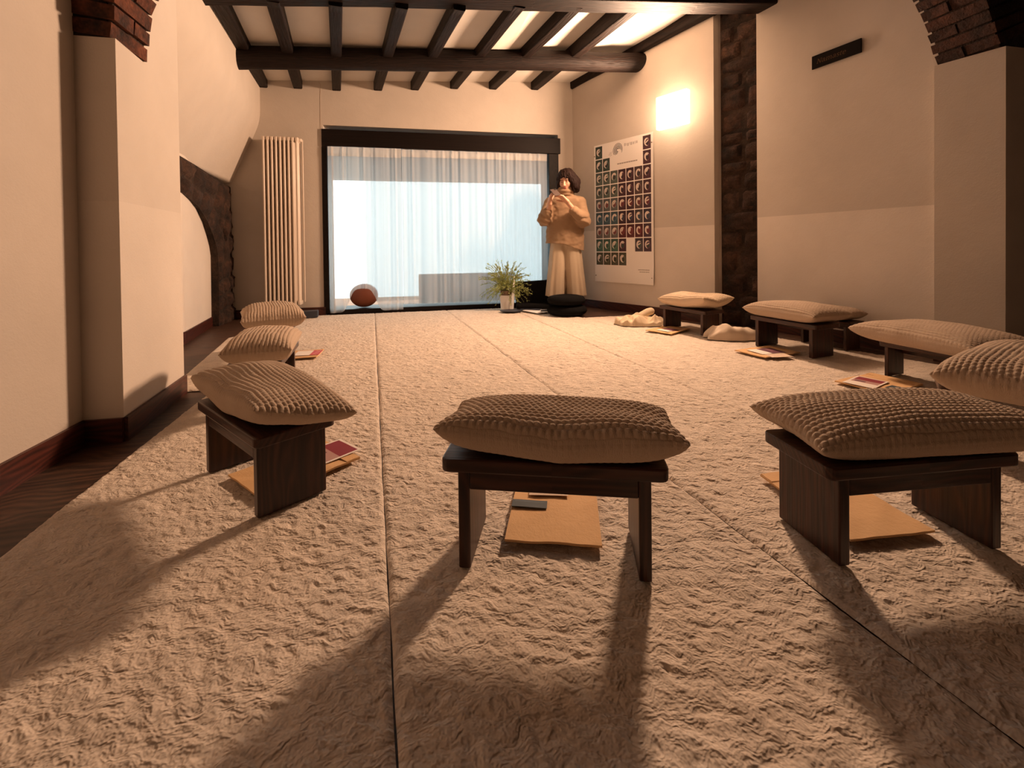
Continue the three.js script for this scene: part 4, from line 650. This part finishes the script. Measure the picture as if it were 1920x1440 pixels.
{
  const per = thing('person', 'woman with dark bobbed hair, camel turtleneck sweater and wide trousers, looking at a phone', 'person', [1.81, 0.0, -5.262], -0.30); per.scale.setScalar(1.03);
  // hands: her right (local -x, upright, palm towards the middle) and her left (slanting up to the phone)
  const PH = [-0.115, 1.335, 0.275];
  function hand(wrist, palmDir, side, curl, thumbDir, spread) {      // wrist point, unit along the palm, unit across it (index to little finger), unit the fingers close towards
    const W = V3(...wrist), d = V3(...palmDir).normalize(), s = V3(...side); s.addScaledVector(d, -s.dot(d)).normalize(); const c = V3(...curl); c.addScaledVector(d, -c.dot(d)).addScaledVector(s, -c.dot(s)).normalize();
    const at = (a, b, q) => W.clone().addScaledVector(d, a).addScaledVector(s, b).addScaledVector(c, q).toArray(), parts = [];
    for (const b of [-0.026, -0.009, 0.009, 0.025]) parts.push([cap(at(0.0, b * 0.6, 0), at(0.082, b, 0), 0.017, 0.0135), 0.014]);
    const len = [0.066, 0.074, 0.068, 0.054], bs = [-0.0275, -0.0095, 0.009, 0.026], bend = spread;
    const fingers = bs.map((b, i) => { const l = len[i], k = bend[i], p0 = at(0.078, b, 0), p1 = at(0.078 + l * 0.45 * Math.cos(k), b * 1.08, l * 0.45 * Math.sin(k)), p2 = at(0.078 + l * 0.45 * Math.cos(k) + l * 0.32 * Math.cos(k * 2), b * 1.12, l * 0.45 * Math.sin(k) + l * 0.32 * Math.sin(k * 2)), p3 = at(0.078 + l * 0.45 * Math.cos(k) + l * 0.32 * Math.cos(k * 2) + l * 0.25 * Math.cos(k * 2.7), b * 1.14, l * 0.45 * Math.sin(k) + l * 0.32 * Math.sin(k * 2) + l * 0.25 * Math.sin(k * 2.7));
      const f1 = cap(p0, p1, 0.0095, 0.0085), f2 = cap(p1, p2, 0.0085, 0.0078), f3 = cap(p2, p3, 0.0078, 0.0066); return (x, y, z) => Math.min(f1(x, y, z), f2(x, y, z), f3(x, y, z)); });
    const [ta, tb, tc] = thumbDir, t0 = at(0.022, -0.022, 0.004), t1 = at(0.022 + 0.042 * ta, -0.022 + 0.042 * tb, 0.004 + 0.042 * tc), t2 = at(0.022 + 0.042 * ta + 0.036 * (ta + 0.3), -0.022 + 0.042 * tb + 0.030 * tb * 0.6, 0.004 + 0.042 * tc + 0.036 * tc);
    const th1 = cap(t0, t1, 0.0135, 0.0105), th2 = cap(t1, t2, 0.0105, 0.0080);
    const f = (x, y, z) => { let v = 1; for (const [q, k] of parts) v = smin(v, q(x, y, z), k); for (const q of fingers) v = smin(v, q(x, y, z), 0.004); v = smin(v, Math.min(th1(x, y, z), th2(x, y, z)), 0.009); return v; };
    return { f, c: at(0.08, 0, 0.01) };
  }
  const rw = [-0.178, 1.215, 0.235], lw = [0.015, 1.232, 0.240];
  const R = hand(rw, [0.12, 0.98, 0.14], [0.25, 0, 1], [1, 0.05, -0.2], [0.72, -0.45, 0.55], [0.35, 0.32, 0.34, 0.38]);
  const Lh = hand(lw, [-0.72, 0.66, 0.16], [0.35, 0.25, 0.9], [-0.55, -0.5, 0.35], [0.75, -0.35, 0.6], [0.30, 0.28, 0.32, 0.36]);
  // arms, neck, shins and feet
  const armR = cap([-0.215, 1.06, 0.10], rw, 0.036, 0.0235), armL = cap([0.165, 1.055, 0.13], lw, 0.036, 0.0235), armR2 = cap(rw, [rw[0] + 0.006, rw[1] + 0.03, rw[2] + 0.005], 0.0235, 0.022), armL2 = cap(lw, [lw[0] - 0.022, lw[1] + 0.02, lw[2] + 0.004], 0.0235, 0.022);
  const head = (() => {
    const H = [0.012, 1.495, 0.045], yaw = -0.30, nod = 0.30, cy = Math.cos(yaw), sy = Math.sin(yaw), cn = Math.cos(nod), sn = Math.sin(nod);
    const skull = ell([0, 0.022, -0.012], [0.073, 0.092, 0.092]), jaw = ell([0, -0.050, 0.028], [0.054, 0.062, 0.062]), chin = ell([0, -0.096, 0.058], [0.024, 0.020, 0.022]), cheekA = ell([-0.034, -0.028, 0.052], [0.027, 0.030, 0.027]), cheekB = ell([0.034, -0.028, 0.052], [0.027, 0.030, 0.027]);
    const nose = cap([0, 0.004, 0.083], [0, -0.036, 0.105], 0.0075, 0.012), wingA = ell([-0.011, -0.040, 0.095], [0.009, 0.008, 0.009]), wingB = ell([0.011, -0.040, 0.095], [0.009, 0.008, 0.009]), brow = cap([-0.034, 0.024, 0.073], [0.034, 0.024, 0.073], 0.012, 0.012), eyeA = ell([-0.030, 0.004, 0.080], [0.016, 0.011, 0.011]), eyeB = ell([0.030, 0.004, 0.080], [0.016, 0.011, 0.011]), lidA = ell([-0.030, 0.003, 0.067], [0.0135, 0.011, 0.013]), lidB = ell([0.030, 0.003, 0.067], [0.0135, 0.011, 0.013]);
    const lipU = cap([-0.018, -0.067, 0.084], [0.018, -0.067, 0.084], 0.006, 0.006), lipL = cap([-0.014, -0.077, 0.083], [0.014, -0.077, 0.083], 0.0065, 0.0065), earA = ell([-0.073, -0.008, -0.005], [0.010, 0.030, 0.018]), earB = ell([0.073, -0.008, -0.005], [0.010, 0.030, 0.018]);
    const toLocal = (x, y, z) => { x -= H[0]; y -= H[1]; z -= H[2]; const x1 = x * cy - z * sy, z1 = x * sy + z * cy; return [x1, y * cn + z1 * sn, -y * sn + z1 * cn]; };
    const toWorld = (X, Y, Z) => { const y = Y * cn - Z * sn, z1 = Y * sn + Z * cn; return [X * cy + z1 * sy + H[0], y + H[1], -X * sy + z1 * cy + H[2]]; };
    const f = (x, y, z) => { const [a, b, c] = toLocal(x, y, z); let v = smin(skull(a, b, c), jaw(a, b, c), 0.03); v = smin(v, chin(a, b, c), 0.02); v = smin(v, Math.min(cheekA(a, b, c), cheekB(a, b, c)), 0.02); v = smin(v, brow(a, b, c), 0.014); v = Math.max(v, -smin(eyeA(a, b, c), 1, 0.001)); v = Math.max(v, -eyeB(a, b, c)); v = smin(v, Math.min(lidA(a, b, c), lidB(a, b, c)), 0.004); v = smin(v, nose(a, b, c), 0.009); v = smin(v, Math.min(wingA(a, b, c), wingB(a, b, c)), 0.006); v = smin(v, lipU(a, b, c), 0.005); v = smin(v, lipL(a, b, c), 0.005); v = smin(v, Math.min(earA(a, b, c), earB(a, b, c)), 0.006); return v; };
    return { f, H, toLocal, toWorld };
  })();
  const neck = cap([0, 1.26, -0.01], [0.006, 1.43, 0.018], 0.052, 0.050), headNeck = (x, y, z) => smin(head.f(x, y, z), neck(x, y, z), 0.02);
  const legs = [-1, 1].map((s) => { const an = [s * 0.095, 0.085, -0.02], shin = cap([s * 0.095, 0.48, -0.005], an, 0.052, 0.036), foot = cap([s * 0.098, 0.036, -0.045], [s * 0.118, 0.026, 0.135], 0.036, 0.026), heel = cap(an, [s * 0.096, 0.04, -0.05], 0.036, 0.034); return (x, y, z) => smin(shin(x, y, z), smin(foot(x, y, z), heel(x, y, z), 0.02), 0.02); });
  const paint = (g, fn) => { const p = g.attributes.position, c = new Float32Array(p.count * 3); for (let i = 0; i < p.count; i++) c.set(fn(p.getX(i), p.getY(i), p.getZ(i)), i * 3); g.setAttribute('color', new THREE.BufferAttribute(c, 3)); return g; };
  const skin = [0.60, 0.335, 0.225];
  const gs = [
    paint(march(headNeck, [0.012, 1.47, 0.04], 0.19, 108), (x, y, z) => { const [a, b, c] = head.toLocal(x, y, z); if (c > 0.06 && Math.abs(a) < 0.024 && Math.abs(b + 0.072) < 0.0125) return [0.46, 0.15, 0.12]; if (c > 0.05 && Math.abs(Math.abs(a) - 0.030) < 0.017 && Math.abs(b - 0.021 + 0.004 * Math.abs(a)) < 0.0045) return [0.07, 0.04, 0.03]; if (c > 0.05 && Math.abs(Math.abs(a) - 0.030) < 0.013 && Math.abs(b + 0.0055) < 0.0028) return [0.05, 0.03, 0.025]; return skin; }),
    paint(march((x, y, z) => smin(smin(armR(x, y, z), armR2(x, y, z), 0.01), R.f(x, y, z), 0.012), [-0.17, 1.24, 0.21], 0.19, 112), () => skin),
    paint(march((x, y, z) => smin(smin(armL(x, y, z), armL2(x, y, z), 0.01), Lh.f(x, y, z), 0.012), [0.03, 1.22, 0.21], 0.22, 124), () => skin),
    paint(march((x, y, z) => Math.min(legs[0](x, y, z), legs[1](x, y, z)), [0, 0.25, 0.03], 0.30, 76), (x, y, z) => y < 0.30 ? [0.016, 0.014, 0.014] : skin),
  ].map((g) => { const q = g.toNonIndexed(); q.setAttribute('uv', new THREE.BufferAttribute(new Float32Array(q.attributes.position.count * 2), 2)); return q; });
  const body = new THREE.Mesh(mergeGeometries(gs), MP({ name: 'skin', vertexColors: true, roughness: 0.55, color: rgb(1, 1, 1) })); body.name = 'body'; body.castShadow = body.receiveShadow = true; per.add(body);
  // hair: a full bob, side parted, open at the face
  const hairF = (() => {
    const H = head.toLocal, crown = ell([0.004, 0.040, -0.022], [0.098, 0.098, 0.108]), sideL = ell([-0.074, -0.052, -0.012], [0.044, 0.098, 0.070]), sideR = ell([0.098, -0.048, -0.015], [0.060, 0.108, 0.084]), back = ell([0.01, -0.045, -0.070], [0.105, 0.105, 0.062]), face = ell([-0.004, -0.045, 0.100], [0.056, 0.098, 0.075]), part = cap([0.0, 0.125, 0.07], [0.015, 0.155, -0.05], 0.006, 0.006);
    return (x, y, z) => { const [a, b, c] = H(x, y, z); const w = 0.010 * noise(a * 24, b * 12, c * 24) + 0.007 * noise(a * 62 + b * 14, b * 24, c * 62); let v = smin(crown(a, b, c), Math.min(sideL(a, b, c), sideR(a, b, c)), 0.04); v = smin(v, back(a, b, c), 0.04) + w; v = Math.max(v, -face(a, b, c) + 0.4 * w); return Math.max(v, -part(a, b, c)); };
  })();
  mesh('hair', uvBox(march(hairF, [0.02, 1.48, 0.03], 0.205, 104)), MP({ name: 'dark_hair', color: rgb(0.018, 0.008, 0.006), roughness: 0.6, specularIntensity: 0.3, bumpMap: fuzz, bumpScale: 0.002 }), per);
  // sweater: loose body with a dipping hem, pushed-up sleeves, rolled collar
  const sweaterF = (() => {
    const torso = (x, y, z) => { const t = clamp((y - 0.60) / 0.70, 0, 1), w = lerp(0.222, 0.188, t) + 0.014 * Math.sin(t * 3.1), d = lerp(0.150, 0.122, t), a = Math.atan2(z, x), k = 1 + 0.035 * Math.sin(a * 5 + 2 + y * 4) * (1 - t) + 0.02 * Math.sin(a * 9 + y * 7) * (1 - t); return (Math.sqrt((x / w) ** 2 + ((z + 0.01) / d) ** 2) - k) * 0.128; };
    const yoke = ell([0, 1.235, -0.012], [0.215, 0.115, 0.112]), upR = cap([-0.165, 1.235, -0.01], [-0.245, 1.045, 0.085], 0.078, 0.072), upL = cap([0.165, 1.235, -0.01], [0.205, 1.03, 0.10], 0.080, 0.076), foR = cap([-0.245, 1.045, 0.085], [-0.208, 1.13, 0.165], 0.072, 0.050), foL = cap([0.205, 1.03, 0.10], [0.095, 1.135, 0.19], 0.076, 0.054), cuffR = ell([-0.208, 1.125, 0.162], [0.053, 0.035, 0.050]), cuffL = ell([0.097, 1.13, 0.188], [0.056, 0.040, 0.054]);
    const collar = (x, y, z) => { const qx = x - 0.004, qz = z - 0.008, r = Math.hypot(qx, qz * 1.02), yy = y - 1.372 - 0.10 * qz, roll = 0.004 * Math.sin(yy * 140); return Math.hypot((r - 0.075 + 0.10 * yy), yy * 0.55) - 0.027 + roll; };
    const wrinkle = (x, y, z) => 0.0055 * noise(x * 11, y * 16, z * 11) + 0.004 * noise(x * 24 + 3, y * 30, z * 24);
    const hem = (x, y, z) => (0.752 - 0.245 * Math.max(0, x) - 0.02 * Math.sin(x * 9) + 0.06 * Math.max(0, -z)) - y;
    const sl = (x, y, z) => { const ring = 0.006 * Math.sin((x * 0.5 + y * 0.8 + z * 0.4) * 95 + noise(x * 9, y * 9, z * 9) * 4); return smin(smin(upR(x, y, z), foR(x, y, z), 0.03), smin(upL(x, y, z), foL(x, y, z), 0.03), 0.01) + ring * sstep(1.2, 1.06, y); };
    return (x, y, z) => { let v = Math.max(torso(x, y, z), y - 1.28); v = smin(v, yoke(x, y, z), 0.05); v = Math.max(v, hem(x, y, z)); v = smin(v, sl(x, y, z), 0.022); v = smin(v, Math.min(cuffR(x, y, z), cuffL(x, y, z)), 0.012); v += wrinkle(x, y, z); return smin(v, collar(x, y, z), 0.018); };
  })();
  mesh('sweater', uvBox(march(sweaterF, [0, 1.02, 0.02], 0.44, 112)), MP({ name: 'camel_knit', color: rgb(0.36, 0.235, 0.14), bumpMap: fuzz, bumpScale: 0.003, roughness: 1, sheen: 0.4, sheenRoughness: 0.6, sheenColor: rgb(0.6, 0.45, 0.3) }), per);
  // wide cropped trousers with long pleats
  const trouserF = (() => {
    const leg = (s) => (x, y, z) => { const t = clamp((0.86 - y) / 0.70, 0, 1), cx = s * lerp(0.070, 0.118, t), w = lerp(0.095, 0.112, t), d = lerp(0.098, 0.142, t), a = Math.atan2(z + 0.005, x - cx), k = 1 + (0.018 + 0.075 * t) * Math.sin(a * 7 + s * 1.3) * 0.75 + 0.035 * t * Math.sin(a * 13 + s); return (Math.sqrt(((x - cx) / w) ** 2 + ((z + 0.005) / d) ** 2) - k) * 0.110; };
    const a = leg(-1), b = leg(1), hip = ell([0, 0.80, -0.012], [0.165, 0.12, 0.105]);
    return (x, y, z) => { let v = smin(a(x, y, z), b(x, y, z), lerp(0.004, 0.03, sstep(0.3, 0.75, y))); v = smin(Math.max(v, y - 0.80), hip(x, y, z), 0.03); v = Math.max(v, 0.155 + 0.01 * Math.sin(x * 14) - y); v = Math.max(v, y - 0.86); return v + 0.002 * noise(x * 14, y * 10, z * 14); };
  })();
  mesh('trousers', uvBox(march(trouserF, [0, 0.55, 0], 0.45, 108)), M({ name: 'cream_wool', color: rgb(0.56, 0.45, 0.325), bumpMap: fuzz, bumpScale: 0.002, roughness: 1 }), per);
  // the phone stands between her hands
  const ph = thing('phone', 'dark phone held up in both hands of the woman', 'phone', [0, 0, 0]); per.updateMatrixWorld(true);
  const pb = mesh('case', box(0.074, 0.150, 0.009, 0, 0, 0, 0.004), M({ name: 'phone_case', color: rgb(0.10, 0.07, 0.06), roughness: 0.4 }), ph), ps = mesh('screen', box(0.068, 0.143, 0.001, 0, 0, -0.0048), M({ name: 'phone_screen', color: rgb(0.02, 0.02, 0.025), roughness: 0.15 }), ph); mesh('camera_bump', box(0.024, 0.026, 0.003, 0.018, 0.055, 0.0055, 0.0012), M({ name: 'phone_lens', color: rgb(0.02, 0.02, 0.02), roughness: 0.2 }), ph);
  ph.position.copy(V3(...PH).applyMatrix4(per.matrixWorld)); ph.rotation.set(-0.95, -0.30 + 0.1, 0.30, 'YXZ');
}
/*END*/
renderer.render(scene, camera);
